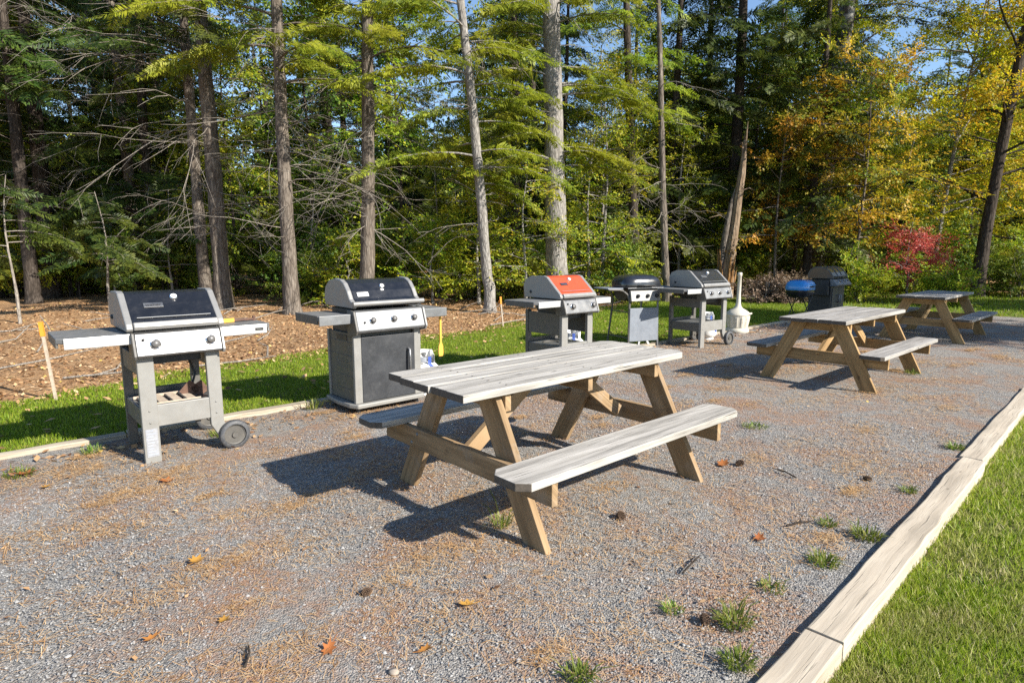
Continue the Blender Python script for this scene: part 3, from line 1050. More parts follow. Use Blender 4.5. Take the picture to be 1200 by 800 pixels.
LAWN = [(-8, -5.25), (16.75, -5.25), (16.75, 8), (27, 8), (26.5, -3), (22.5, -5.5), (19, -8), (17.7, -11), (12, -9.7), (6.6, -8.3), (2, -7.75), (0, -7.2), (-8, -6.4)]
b = MB()
b.add([(*W(u, v), -.004) for u, v in LAWN], [tuple(range(len(LAWN)))])
tag(b.build('lawn', 'lawn'), 'strip of mown grass behind the grills', None, None, 'structure')
b = MB()
b.add([(*W(-3, -.69 - drift(-2)), -.061), (*W(-3, 9), -.061), (*W(24, 9), -.061), (*W(24, -.69 - drift(20)), -.061)], [(0, 1, 2, 3)])
tag(b.build('lawn', 'lawn'), 'grass beside the pale timber edging', None, None, 'structure')


def blades(P, h, w, r, bend=.6):
    n = len(P)
    a = r.uniform(0, 2 * pi, n)
    side = np.stack([np.cos(a), np.sin(a), np.zeros(n)], 1) * (w * r.uniform(.6, 1.3, n))[:, None]
    ln = h * r.uniform(.45, 1.25, n)
    b_ = r.uniform(0, 2 * pi, n)
    k = r.uniform(.1, 1, n) * bend * ln
    tip = np.stack([np.cos(b_) * k, np.sin(b_) * k, ln * r.uniform(.75, 1, n)], 1)
    return np.stack([P - side, P + side, P + tip + side * .25, P + tip - side * .25], 1)


def uvpts(U, V_, z):
    return np.stack([U * CT + V_ * ST, U * ST - V_ * CT, np.broadcast_to(z, U.shape)], 1)


r = np.random.default_rng(31)
LIT_U = [-8, 0, 2, 6.6, 12, 17.7]
LIT_V = [-6.4, -7.2, -7.75, -8.3, -9.7, -11]


def lit_edge(U):
    return np.interp(U, LIT_U, LIT_V)


# near lawn
Q = []
for n, u0, u1, w0, w1, h, wd in ((85000, 1.0, 3.1, -.69, .45, .034, .0019), (50000, 2.8, 8.0, -.69, .5, .042, .0030), (9000, 8.0, 14.0, -.69, .6, .055, .006), (12000, .2, 6.0, .4, 1.6, .05, .003)):
    U = r.uniform(u0, u1, n)
    w = r.uniform(w0, w1, n)
    dens = np.sin(U * 5.1 + 1) * np.sin(w * 6.3) + np.sin(U * 13 + w * 9) * .6 + r.normal(0, .8, n)
    U, w = U[dens > -1.2], w[dens > -1.2]
    Q.append(blades(uvpts(U, w - drift(U), -.062), h, wd, r, .9))
tag(quads('grass', np.concatenate(Q), 'grass'), 'short patchy grass beside the timber edging', 'grass', None, 'stuff')
# lawn behind the grills
Q = []
for n, u0, u1, h, wd in ((100000, -2.5, 9.0, .040, .0040), (44000, 9.0, 17.0, .045, .0072)):
    U = r.uniform(u0, u1, n)
    e = lit_edge(U) + .12 * np.sin(U * 3.1) + .08 * np.sin(U * 7.7)
    t = 1 - r.random(n) ** 1.0 * 1.04
    v = -5.27 + (e + 5.27) * (1 - t) + r.normal(0, .02, n)
    ok = v < -5.26
    Q.append(blades(uvpts(U[ok], v[ok], -.005), h, wd, r, .7))
U = r.uniform(16.8, 26.5, 26000)
v = r.uniform(-8, 6, 26000)
Q.append(blades(uvpts(U, v, -.005), .07, .012, r, .6))
tag(quads('grass', np.concatenate(Q), 'grass_far'), 'mown grass of the strip behind the grills', 'grass', None, 'stuff')

# fallen leaves
LEAF = np.array([[[0, 0, 0], [.45, .30, .06], [1, 0, .1], [.45, -.30, .05]], [[0, 0, 0], [.5, .22, .12], [.95, .05, .02], [.5, -.34, .03]]])


def litter(P, s, r, tilt=.35):
    n = len(P)
    a = r.uniform(0, 2 * pi, n)
    D = np.stack([np.cos(a), np.sin(a), r.normal(0, tilt, n)], 1)
    up = np.tile([0, 0, 1.0], (n, 1)) + r.normal(0, tilt, (n, 3))
    Rm = frames(D, up)
    wh = r.integers(0, 2, n)
    return np.concatenate([place(LEAF[k:k + 1], P[wh == k], Rm[wh == k], (s * r.uniform(.6, 1.35, n))[wh == k]) for k in (0, 1)])


n = 62000
U = r.uniform(-6, 21, n)
e = lit_edge(U)
v = e + .25 - (r.random(n) ** 1.6) * 13
X, Y_ = U * CT + v * ST, U * ST - v * CT
Z = np.array([hz(a, c) for a, c in zip(X, Y_)]) + .006
Q = [litter(np.stack([X, Y_, Z], 1), .055, r)]
n = 420
U = r.uniform(-1, 12, n)
v = -5.3 + (lit_edge(U) + 5.3) * r.random(n)
Q.append(litter(uvpts(U, v, .03), .075, r, .2))
n = 900
U = r.uniform(-1, 13, n)
v = -5.16 + np.abs(r.normal(0, .33, n))
Q.append(litter(uvpts(U, v, .014), .05, r, .25))
n = 260
U = -.5 + 12 * r.random(n) ** 1.4
v = r.uniform(-5, -1, n)
Q.append(litter(uvpts(U, v, .014), .028, r, .25))
tag(quads('leaf_litter', np.concatenate(Q), 'litter'), 'tan and brown fallen leaves covering the wood floor', 'fallen leaves', None, 'stuff')

# fallen twigs on the wood floor
b = MB()
rr = np.random.default_rng(12)
for i in range(150):
    u = rr.uniform(-4, 18)
    v = float(lit_edge(u)) - .2 - rr.random() ** 1.5 * 7
    x, y = W(u, v)
    z = hz(x, y)
    a = rr.uniform(0, pi)
    l = rr.uniform(.3, 1.5)
    p0 = Vector((x, y, z + .02))
    p1 = p0 + Vector((cos(a) * l * .5, sin(a) * l * .5, rr.uniform(.0, .12)))
    p2 = p0 + Vector((cos(a + .2) * l, sin(a + .2) * l, rr.uniform(.0, .25)))
    b.tube([p0, p1, p2], [.014, .011, .005], 4)
tag(b.build('fallen_twigs', 'deadwood'), 'grey dead twigs lying among the leaf litter', 'twigs', None, 'stuff')

# needles and chips drifted over the gravel
r = np.random.default_rng(44)
C = 330
cu = r.uniform(-.6, 13.5, C) * r.random(C) ** .55
cv = r.uniform(-5.0, -.95, C)
cs = r.uniform(.05, .30, C)
n = 62000
k = r.integers(0, C, n)
U = cu[k] + r.normal(0, 1, n) * cs[k]
v = cv[k] + r.normal(0, 1, n) * cs[k] * .55
stray = r.random(n) < .16
U = np.where(stray, r.uniform(-.8, 9, n), U)
v = np.where(stray, r.uniform(-5.1, -.85, n), v)
ok = (v > -5.15) & (v < -.83 - drift(U)) & (U > -3) & (U < 16)
U, v = U[ok], v[ok]
n = len(U)
P = uvpts(U, v, r.uniform(.010, .018, n))
a = r.uniform(0, pi, n)
ln = r.uniform(.007, .028, n)
d = np.stack([np.cos(a), np.sin(a), r.normal(0, .12, n)], 1) * ln[:, None]
wd = (.0006 + .0006 * np.hypot(P[:, 0], P[:, 1]) / 4)[:, None]
s = np.stack([-np.sin(a), np.cos(a), np.zeros(n)], 1) * wd
tag(quads('pine_needles', np.stack([P - d - s, P - d + s, P + d + s, P + d - s], 1), 'needles'), 'rusty fallen pine needles drifted over the gravel', 'pine needles', None, 'stuff')

M['pebble'] = leaf('loose_pebble', [(0, (.09, .09, .095)), (.35, (.20, .198, .20)), (.7, (.30, .288, .27)), (1, (.44, .425, .40))], 0.0, rough=.85)
n = 80000
U = -.8 + 6.3 * r.random(n) ** 1.3
v = r.uniform(-4.4, -.82, n) - np.where(True, 0, 0)
ok = v < -.82 - drift(U)
U, v = U[ok], v[ok]
n = len(U)
P = uvpts(U, v, .007)
s = (r.uniform(.0022, .0055, n) * np.where(r.random(n) < .03, 1.9, 1.0))[:, None, None]
octv = np.array([[1, 0, 0], [0, 1, 0], [-1, 0, 0], [0, -1, 0], [0, 0, .75], [0, 0, -.6]], float)
ang = r.uniform(0, 2 * pi, n)
ca, sa = np.cos(ang)[:, None], np.sin(ang)[:, None]
Vv = octv[None] * r.uniform(.6, 1.4, (n, 6, 1))
Vv = np.stack([Vv[..., 0] * ca - Vv[..., 1] * sa, Vv[..., 0] * sa + Vv[..., 1] * ca, Vv[..., 2]], -1) * s + P[:, None, :]
F = np.array([[0, 1, 4], [1, 2, 4], [2, 3, 4], [3, 0, 4]])
me = bpy.data.meshes.new('loose_pebbles')
me.vertices.add(n * 6)
me.vertices.foreach_set('co', Vv.astype(np.float32).reshape(-1))
me.loops.add(n * 12)
me.loops.foreach_set('vertex_index', (F[None] + (np.arange(n) * 6)[:, None, None]).astype(np.int32).reshape(-1))
me.polygons.add(n * 4)
me.polygons.foreach_set('loop_start', np.arange(0, n * 12, 3, dtype=np.int32))
me.polygons.foreach_set('loop_total', np.full(n * 4, 3, dtype=np.int32))
me.materials.append(M['pebble'])
me.update()
o = bpy.data.objects.new('loose_pebbles', me)
COL.objects.link(o)
tag(o, 'loose grey pebbles on the gravel strip', 'pebbles', None, 'stuff')

# timber edging, near side
def timber(name, label, u0, u1, v0, v1, wd, z0, z1, m, sink=0.0):
    x0, y0 = W(u0, v0)
    x1, y1 = W(u1, v1)
    L = math.hypot(x1 - x0, y1 - y0) - .006
    b = MB()
    b.grain = (1, 0, 0)
    n = 16
    rr = np.random.default_rng(int(u0 * 10) + 50)
    k = len(b.v)
    V, Fc = [], []
    for i in range(n + 1):
        jx = L * i / n
        e = [rr.normal(0, .0035) for _ in range(6)]
        V += [(jx, -wd / 2 + e[0], z0), (jx, wd / 2 + e[1], z0), (jx, wd / 2 + e[2], z1 + e[3] * .5), (jx, -wd / 2 + e[4], z1 + e[5] * .5)]
    for i in range(n):
        a, c = i * 4, i * 4 + 4
        for q in range(4):
            Fc.append((a + q, c + q, c + (q + 1) % 4, a + (q + 1) % 4))
    b.add(V, [tuple(reversed(f)) for f in Fc])
    b.add(V[:4], [(3, 2, 1, 0)])
    b.add(V[-4:], [(0, 1, 2, 3)])
    for f in b.f:
        f.reverse()
    o = b.build(name, m, None, .006, (x0, y0, 0))
    o.rotation_euler = (0, 0, math.atan2(y1 - y0, x1 - x0))
    return tag(o, label, 'timber', 'timber edging of the gravel')


def wv(u):
    return -.716 - .028 * (u - 2.15)


timber('edging_timber', 'pale edging timber nearest the lower picture edge, shortest visible piece', -.30, 2.15, wv(-.3), wv(2.15) - .002, .128, -.12, .024, 'timber')
timber('edging_timber', 'long pale edging timber with small dark marks, middle piece beside the near grass', 2.155, 4.85, wv(2.15), wv(4.85), .128, -.12, .027, 'timber')
timber('edging_timber', 'pale edging timber leaving at the right picture edge', 4.86, 7.9, wv(4.86) - .018, wv(7.9) - .018, .128, -.12, .024, 'timber')
for i, (u0, u1, lab) in enumerate(((-2.6, .75, 'low weathered timber between gravel and grass at the left picture edge'),
                                   (.76, 3.4, 'low weathered timber between gravel and grass behind the navy-lidded grill'),
                                   (3.41, 6.9, 'low weathered timber between gravel and grass behind the cabinet grill and the red grill'),
                                   (6.91, 9.6, 'low weathered timber between gravel and grass behind the black-lidded cart grill'),
                                   (9.61, 13.2, 'low weathered timber between gravel and grass behind the ash receptacle'))):
    timber('edging_timber', lab, u0, u1, -5.23, -5.23 + .02 * (i % 2), .09, -.1, .035 + .004 * (i % 2), 'timber_old')


def text_part(s, size, mat, parent, loc, rot, name='lettering', ext=.0008, squash=1.0):
    cu = bpy.data.curves.new('lettering', 'FONT')
    cu.body = s
    cu.size = size
    cu.extrude = ext
    cu.align_x = 'CENTER'
    cu.align_y = 'CENTER'
    tmp = bpy.data.objects.new('lettering_source', cu)
    COL.objects.link(tmp)
    bpy.context.view_layer.update()
    dg = bpy.context.evaluated_depsgraph_get()
    me = bpy.data.meshes.new_from_object(tmp.evaluated_get(dg))
    bpy.data.objects.remove(tmp)
    me.materials.clear()
    me.materials.append(M[mat])
    o = bpy.data.objects.new(name, me)
    COL.objects.link(o)
    o.parent = parent
    o.location = loc
    o.rotation_euler = rot
    o.scale = (squash, 1, 1)
    return o


# ------------------------------------------------------------------ picnic tables
def picnic_table(label, xy, rz, L, Wt, h, bh, S, B, Lf, bw, top, leg, topcut=(.0, .06), benchcut=.05, stag=.012, outside=True, seed=1, scale=1.0):
    rr = random.Random(seed)
    t = thing('picnic_table', label, 'picnic table', (xy[0], xy[1], 0), rz, 'picnic tables')
    T = .038
    # tabletop: five boards
    b = MB()
    b.grain = (1, 0, 0)
    nb = 5
    bwid = Wt / nb
    for i in range(nb):
        y0 = -Wt / 2 + i * bwid + .002
        y1 = y0 + bwid - .0035
        x0 = -L / 2 + rr.uniform(-stag, stag)
        x1 = L / 2 + rr.uniform(-stag, stag)
        c0, c1 = topcut
        zz = h + rr.uniform(-.003, .003)
        pr = []
        if i == 0:
            pr = [(x0 + c0, y0), (x1 - c1, y0), (x1, y0 + c1), (x1, y1), (x0, y1), (x0, y0 + c0)] if c0 else [(x0, y0), (x1 - c1, y0), (x1, y0 + c1), (x1, y1), (x0, y1)]
        elif i == nb - 1:
            pr = [(x0, y0), (x1, y0), (x1, y1 - c1), (x1 - c1, y1), (x0, y1)]
        else:
            pr = [(x0, y0), (x1, y0), (x1, y1), (x0, y1)]
        b.prism(pr, zz - T, zz, 'z')
    for i in range(nb):
        for xx in (-Lf / 2 + .04, Lf / 2 - .04, 0):
            for q in (.3, .7):
                b.lathe([(.0055, 0), (.0001, .0012)], (xx + rr.uniform(-.008, .008), -Wt / 2 + (i + q) * bwid, h + .0022), (0, 0, 1), 7)
    for m_ in range(len(b.mi)):
        b.mi[m_] = 1 if len(b.f[m_]) == 7 or (b.sm[m_] and len(b.f[m_]) == 4) else 0
    o = b.build('tabletop', [top, 'endgrain'], t, .004)
    for p in o.data.polygons:
        if abs(p.normal.x) > .9:
            p.material_index = 1
    for s in (-1, 1):
        b = MB()
        b.grain = (1, 0, 0)
        y0, y1 = s * B - bw / 2, s * B + bw / 2
        x0, x1, c = -L / 2, L / 2, benchcut
        b.prism([(x0 + c, y0), (x1 - c, y0), (x1, y0 + c), (x1, y1 - c), (x1 - c, y1), (x0 + c, y1), (x0, y1 - c), (x0, y0 + c)], bh - T, bh, 'z')
        o = b.build('bench', [top, 'endgrain'], t, .004)
        for p in o.data.polygons:
            if p.normal.x < -.6:
                p.material_index = 1
    lw = .14
    for ex in (-1, 1):
        xc = ex * Lf / 2
        for s in (-1, 1):
            b = MB()
            Ty, Fy = s * .19, s * S
            b.grain = (0, Ty - Fy, h - T)
            ww = lw / 2 * math.hypot(Ty - Fy, h) / h
            b.prism([(Fy - ww, 0), (Fy + ww, 0), (Ty + ww, h - T - .003), (Ty - ww, h - T - .003)], xc - T / 2, xc + T / 2, 'x')
            b.build('leg', leg, t, .003)
        off = ex * (T + .002) * (1 if outside else -1)
        b = MB()
        b.grain = (0, 1, 0)
        b.prism([(-B - bw * .40, bh - T - .002), (B + bw * .40, bh - T - .002), (B + bw * .40, bh - T - .12), (-B - bw * .40, bh - T - .12)], xc + off - T / 2, xc + off + T / 2, 'x')
        b.m = 1
        for s in (-1, 1):
            yy = s * (S + (.19 - S) * (bh - T - .06) / h)
            for dy, dz in ((-.03, .03), (.03, -.03)):
                b.lathe([(.011, 0), (.009, .005), (.0001, .006)], (xc + off + ex * T / 2, yy + dy, bh - T - .062 + dz), (ex, 0, 0), 10)
        b.build('cross_beam', [leg, 'steel_dull'], t, .003)
        b = MB()
        b.grain = (0, 1, 0)
        b.box((xc - ex * (T + .002), 0, h - T - .05), (T, Wt * .9, .092))
        b.build('top_cleat', leg, t, .003)
        b = MB()
        b.grain = (1, 0, 1)
        b.bar((xc - ex * .03, 0, bh - .10), (ex * .16, 0, h - T - .035), .085, T, (0, 1, 0))
        b.build('brace', leg, t, .003)
    b = MB()
    b.grain = (0, 1, 0)
    b.box((0, 0, h - T - .048), (T, Wt * .88, .085))
    b.build('top_cleat', leg, t, .003)
    return t


picnic_table('large bleached grey picnic table in front of the grills, nearest to the camera', (.24, 3.507), TH, 1.836, .684, .745, .43, .561, .6145, 1.326, .234, 'bleached', 'lumber', seed=3)
picnic_table('picnic table with golden legs in the middle of the gravel, second from the camera', (3.775, 6.727), .733, 1.918, .667, .712, .40, .52, .574, 1.50, .225, 'bleached_old', 'lumber_gold', topcut=(0, .02), benchcut=.03, stag=.004, outside=False, seed=5)
picnic_table('picnic table half in tree shade at the far end of the gravel', (7.06, 9.95), .736, 1.93, .66, .712, .395, .52, .56, 1.50, .25, 'bleached_old', 'lumber_gold', topcut=(0, .02), benchcut=.03, stag=.004, outside=False, seed=6)


# ------------------------------------------------------------------ grills
def wheel(name, parent, c, R_, w):
    """small plastic wheel, axle along y"""
    b = MB()
    b.lathe([(R_ * .74, -w / 2), (R_ * .97, -w / 2), (R_, -w * .3), (R_, w * .3), (R_ * .97, w / 2), (R_ * .74, w / 2), (R_ * .74, -w / 2)], c, (0, 1, 0), 26)
    o = b.build(name, 'tyre', parent)
    b = MB()
    b.lathe([(R_ * .2, -w * .45), (R_ * .2, w * .45)], c, (0, 1, 0), 14)
    for k in range(5):
        a = 2 * pi * k / 5 + .3
        d = Vector((cos(a), 0, sin(a)))
        b.bar(Vector(c) + d * R_ * .15, Vector(c) + d * R_ * .76, w * .5, R_ * .17, (0, 1, 0))
    b.lathe([(R_ * .74, -w * .2), (R_ * .64, -w * .3), (R_ * .64, w * .3), (R_ * .74, w * .2)], c, (0, 1, 0), 22)
    b.build('hub', 'greydk', o)
    return o


def knob(parent, c, nrm, r=.026):
    b = MB()
    c, nrm = Vector(c), Vector(nrm).normalized()
    b.lathe([(r * 1.25, .001), (r * 1.25, .006), (r * 1.05, .008)], c, nrm, 20)
    b.m = 1
    b.lathe([(r, .008), (r * .97, .028), (r * .8, .034), (.0001, .035)], c, nrm, 20)
    return b.build('knob', ['chrome', 'knob'], parent)


def lid_badge(parent, c, nrot, w, h, plate, text, ink, ts):
    b = MB()
    b.box((0, 0, 0), (w, h, .004))
    o = b.build('badge', plate, parent, .001, c)
    o.rotation_euler = nrot
    text_part(text, ts, ink, o, (0, 0, .0025), (0, 0, 0))
    return o


def cart_grill(label, xy, rz, Wc, nk, lidm, shelfL, shelfR, panel='steel', badge=('steel', 'black'), side_hole=False, Dz=0.0, sticker=False, sc=1.0, bw=.095):
    t = thing('gas_grill', label, 'grill', (xy[0], xy[1], 0), rz, 'grills')
    t.scale = (sc, sc, sc)
    X = Wc / 2
    yf, yb = -.25, .29
    legc, legd = 'grey', 'greydk'
    # legs
    b = MB(); b.box((-X + .048, yf, .37), (.096, .042, .74)); b.build('leg', legc, t, .005)
    b = MB(); b.prism([(X - .09, .74), (X, .74), (X, .20), (X + .055, .13), (X + .05, .085), (X - .03, .085), (X - .085, .19)], yf - .021, yf + .021, 'y'); b.build('leg', legc, t, .005)
    b = MB(); b.box((-X + .03, yb, .37), (.06, .045, .74)); b.build('leg', legd, t, .005)
    b = MB(); b.box((X - .03, yb, .42), (.06, .045, .64)); b.build('leg', legd, t, .005)
    # shelf and rails
    b = MB()
    b.box((0, yf + .002, .315), (Wc - .17, .036, .145))
    for bx in (-X + .048, X - .045):
        for bz in (.275, .355):
            b.lathe([(.008, 0), (.008, .004), (.004, .006)], (bx, yf - .021, bz), (0, -1, 0), 10)
    b.build('front_rail', legc, t, .004)
    b = MB(); b.box((0, yb - .002, .36), (Wc - .11, .034, .09)); b.build('back_rail', legd, t, .004)
    b = MB(); b.box((0, .02, .355), (Wc - .03, .50, .02)); b.build('bottom_shelf', 'steel_dull', t, .003)
    for s in (-1, 1):
        b = MB(); b.box((s * (X - .022), .02, .30), (.03, .49, .12)); b.build('side_rail', legd, t, .004)
        b = MB(); b.box((s * (X - .022), .02, .60 if side_hole else .655), (.03, .49, .24 if side_hole else .13)); b.build('side_rail', legd, t, .004)
    # firebox
    b = MB()
    b.prism([(-.22, .885), (.22, .885), (.20, .80), (.12, .70), (-.12, .70), (-.20, .80)], -X + .03, X - .03, 'x')
    b.build('firebox', 'black', t, .006)
    b = MB(); b.box((0, -.02, .675), (Wc * .6, .34, .05)); b.build('drip_tray', 'black', t, .004)
    # control panel
    prof = [(-.275, .878), (-.30, .868), (-.345, .732), (-.335, .72), (-.20, .715), (-.20, .925)]
    b = MB(); b.prism(prof, -X - .004, X + .004, 'x')
    cp = b.build('control_panel', panel, t, .006)
    capp = [(-.24, .882), (-.304, .875), (-.352, .731), (-.338, .709), (-.19, .70), (-.19, .882)]
    for s in (-1, 1):
        b = MB(); b.prism(capp, s * (X + .005), s * (X + .022), 'x'); b.build('panel_end', 'greydk' if s < 0 else 'cast', cp, .004)
    nrm = (0, -.97, .243)
    xs = [-X * .58 + X * 1.32 * i / (nk - 1) for i in range(nk)]
    for x in xs:
        knob(cp, (x, -.3235, .800), nrm, .027 if nk == 2 else .024)
    b = MB(); b.lathe([(.010, 0), (.010, .008), (.0001, .009)], (-X * .84, -.3125, .832), nrm, 12); b.build('igniter', 'black', cp)
    # side shelves
    for s, ln, nm in ((-1, shelfL, 'shelf'), (1, shelfR, 'shelf')):
        x0, x1 = s * (X + .006), s * (X + ln)
        b = MB()
        c = .035
        out = [(x0, -.262), (x1 - s * c, -.262), (x1, -.262 + c), (x1, .24), (x0, .24)]
        b.prism(out, .838, .872, 'z')
        so_ = b.build('side_shelf', 'shelf', t, .006)
        b = MB()
        b.box(((x0 + x1 - s * c) / 2, -.268, .838), (abs(x1 - x0) - c, .011, .066))
        b.build('shelf_trim', 'trim', so_, .003)
        b = MB()
        b.box((x1 - s * .006, -.005, .84), (.014, .44, .058))
        b.build('shelf_trim', 'cast' if s > 0 else 'greydk', so_, .003)
    # lid
    lp = [(.275, .89), (.29, 1.02), (.25, 1.09), (.17, 1.12), (-.02, 1.126), (-.065, 1.114), (-.262, .937), (-.278, .908), (-.266, .89)]
    b = MB(); b.prism(lp, -X - .022, X + .022, 'x')
    lid = b.build('lid', lidm, t, .012)
    cen = (0.0, 1.0)
    ep = [(cen[0] + (p[0] - cen[0]) * 1.045, max(.884, cen[1] + (p[1] - cen[1]) * 1.05)) for p in lp]
    for s in (-1, 1):
        b = MB(); b.prism(ep, s * (X + .002), s * (X + .042), 'x'); b.build('lid_end', 'cast', lid, .007)
    b = MB()
    b.prism([(-.298, .893), (-.305, .916), (-.288, .945), (-.262, .940), (-.262, .888)], -X - .001, X + .001, 'x')
    b.build('lid_handle', 'cast', lid, .006)
    b = MB()
    b.tube([(-X + .03, -.238, .968), (X - .03, -.238, .968)], .004, 8)  # thin steel tube standing in for the bright reflection along the lid crease
    b.build('lid_rim_or_glint', 'steel_dull', lid)
    fn = Vector((0, -.668, .744))
    tilt = math.atan2(.668, .744)
    b = MB()
    c = Vector((.05 * 0 + .03, -.099, 1.0835))
    b.lathe([(.026, 0), (.026, .010), (.020, .014)], c, fn, 20)
    b.m = 1
    b.lathe([(.019, .0145), (.0001, .015)], c, fn, 20)
    b.build('thermometer', ['chrome', 'white'], lid)
    p = Vector((-X * .42, -.150, 1.0377)) + fn * .004
    lid_badge(lid, p, (tilt, 0, 0), .115, .040, badge[0], 'weber', badge[1], .036)
    b = MB(); b.tube([(X * .45, .10, .72), (X * .6, .14, .60), (X * .72, .12, .50), (X * .55, .06, .42), (X * .3, .10, .40)], .009, 7); b.build('gas_hose', 'black', t)
    for s in (-1, 1):
        b = MB(); b.lathe([(.016, 0), (.016, .006), (.009, .011), (.0001, .012)], (s * (X + .042), .18, .95), (s, 0, 0), 14); b.build('hinge', 'black', lid)
    # wheels
    for y in (yf - .045, yb + .03):
        wheel('wheel', t, (X + .055, y, .102), .102, .05)
    if sticker:
        b = MB(); b.box((-X + .048, yf - .0225, .14), (.07, .002, .19))
        st_ = b.build('sticker', 'sticker', t)
        b = MB()
        for i in range(9):
            w_ = random.uniform(.03, .058)
            b.box((-X + .048 - (.058 - w_) / 2, yf - .0242, .222 - i * .020), (w_, .001, .009))
        b.build('print_lines', 'label_grey', st_)
    return t


GW = TH                                                   # grills look across the gravel
G1 = W(.98, -4.70)
g1 = cart_grill('navy-lidded two-burner cart grill with a steel shelf, nearest to the left picture edge', G1, GW, .50, 2, 'navy', .40, .37, sticker=True)
b = MB(); b.box((.53, -.2755, .838), (.055, .003, .018)); o = b.build('badge', 'black', g1)
text_part('SPIRIT', .013, 'chrome', o, (.53, -.2775, .838), (pi / 2, 0, 0))

# things left on that grill
t = thing('rusty_plate', 'rusty bent metal plate standing like a tent on the lower grill shelf', 'scrap metal', (0, 0, 0), GW)
x, y = W(.98 + .13, -4.70 + .02)
t.location = (x, y, .366)
b = MB(); b.bar((-.06, 0, .005), (.012, .0, .082), .10, .005, (0, 1, 0)); b.build('plate', 'rust', t)
b = MB(); b.bar((.015, 0, .082), (.065, .0, .004), .09, .005, (0, 1, 0)); b.build('plate', 'rust', t)
x, y = W(.98 - .05, -4.70 + .05)
b = MB()
for i in range(4):
    b.box((-.13 + .085 * i, 0, .012), (.055, .30, .016))
b.box((0, -.145, .012), (.36, .014, .02)); b.box((0, .145, .012), (.36, .014, .02))
o = b.build('burner_cover', 'stake', None, .003, (x, y, .367)); o.rotation_euler = (0, 0, GW)
tag(o, 'brown slatted burner cover lying on the lower shelf of the navy-lidded grill', 'grill part')
x, y = W(.98 + .25 + .09, -4.70 + .02)
b = MB()
b.prism([(-.10, -.02), (-.09, .02), (.02, .028), (.10, .012), (.10, -.012), (.02, -.028)], 0, .03, 'z')
b.m = 1
b.box((.17, 0, .012), (.15, .02, .016))
b.cyl((.25, 0, .0), (.25, 0, .035), .012)
o = b.build('grill_brush', ['yellow', 'rust'], None, .004, (x, y, .873)); o.rotation_euler = (0, 0, GW + .1)
tag(o, 'grill brush with a yellow wooden block lying on the right shelf of the navy-lidded grill', 'brush')

cart_grill('red-lidded two-burner cart grill standing behind the near picnic table', W(4.98, -4.72), GW, .51, 2, 'red', .39, .35, badge=('black', 'chrome'), side_hole=True)
cart_grill('black-lidded three-burner open cart grill beside the ash receptacle', W(8.12, -4.82), GW - .08, .62, 3, 'black_enamel', .38, .12, panel='steel_dull', badge=('steel_dull', 'black'))

# cabinet grill
t = thing('gas_grill', 'three-burner grill with a closed black cabinet door and dusty navy lid', 'grill', (*W(2.68, -4.88), 0), GW, 'grills')
X = .335
b = MB()
b.prism([(-X - .03, .26), (-X - .05, .0), (-X - .04, -.22), (-X + .0, -.30), (X - .0, -.30), (X + .04, -.22), (X + .05, .0), (X + .03, .26)], .055, .095, 'z')
base = b.build('base', 'grey', t, .01)
b = MB()
for x in (-X + .04, X - .04):
    for y in (-.22, .2):
        b.cyl((x, y, 0), (x, y, .058), .022)
b.build('caster', 'black', base)
b = MB(); b.box((0, .0, .40), (.60, .42, .60)); b.build('cabinet', 'greydk', t, .006)
for s in (-1, 1):
    b = MB(); b.box((s * (X - .035), -.242, .40), (.07, .035, .61)); b.build('corner_post', 'grey', t, .006)
    b = MB(); b.box((s * (X - .02), .235, .40), (.04, .035, .61)); b.build('corner_post', 'grey', t, .006)
    b = MB()
    b.box((s * (X - .022), 0, .40), (.02, .43, .595))
    for k in range(4):
        for q in (-.06, .06):
            b.box((s * (X - .012), q, .46 - k * .022), (.006, .10, .008))
    for k in range(5):
        b.box((s * (X - .011), .0, .62 - k * .12 + (.0 if k < 2 else -.06)), (.006, .40, .006))
    b.m = 1
    b.box((s * (X - .0105), -.02, .655), (.006, .19, .05))
    b.build('side_panel', ['greydk', 'black'], t, .002)
b = MB(); b.box((0, -.246, .385), (.53, .03, .57)); dr = b.build('door', 'door', t, .006)
b = MB()
b.tube([(.195, -.262, .53), (.195, -.292, .52), (.195, -.297, .45), (.195, -.297, .37), (.195, -.292, .30), (.195, -.262, .29)], .0125, 10)
b.build('door_handle', 'steel', dr)
prof = [(-.275, .90), (-.30, .89), (-.350, .735), (-.335, .712), (-.20, .705), (-.20, .90)]
b = MB(); b.prism(prof, -X + .004, X - .004, 'x'); cp = b.build('control_panel', 'steel_dull', t, .008)
for s in (-1, 1):
    b = MB(); b.prism([(-.24, .905), (-.306, .896), (-.358, .734), (-.340, .702), (-.24, .68), (-.19, .68), (-.19, .905)], s * (X - .003), s * (X + .018), 'x'); b.build('panel_end', 'greydk' if s < 0 else 'cast', cp, .005)
for x in (-.185, .02, .225):
    knob(cp, (x, -.325, .812), (0, -.952, .307), .024)
b = MB(); b.lathe([(.010, 0), (.010, .008), (.0001, .009)], (-.262, -.328, .80), (0, -.952, .307), 12); b.build('igniter', 'black', cp)
text_part('SPIRIT', .020, 'black', cp, (.235, -.3055, .872), (pi / 2 - .31, 0, 0), ext=.0006)
b = MB(); b.box((0, 0, .80), (.60, .42, .21)); b.build('firebox', 'black', t, .01)
lp = [(.235, .925), (.25, 1.0), (.225, 1.08), (.15, 1.135), (.03, 1.155), (-.06, 1.148), (-.12, 1.12), (-.175, 1.06), (-.215, .995), (-.262, .965), (-.275, .945), (-.262, .922)]
b = MB(); b.prism(lp, -X + .035, X - .035, 'x'); lid = b.build('lid', 'navy', t, .012)
ep = [(p[0] * 1.04, max(.915, 1.0 + (p[1] - 1.0) * 1.06)) for p in lp]
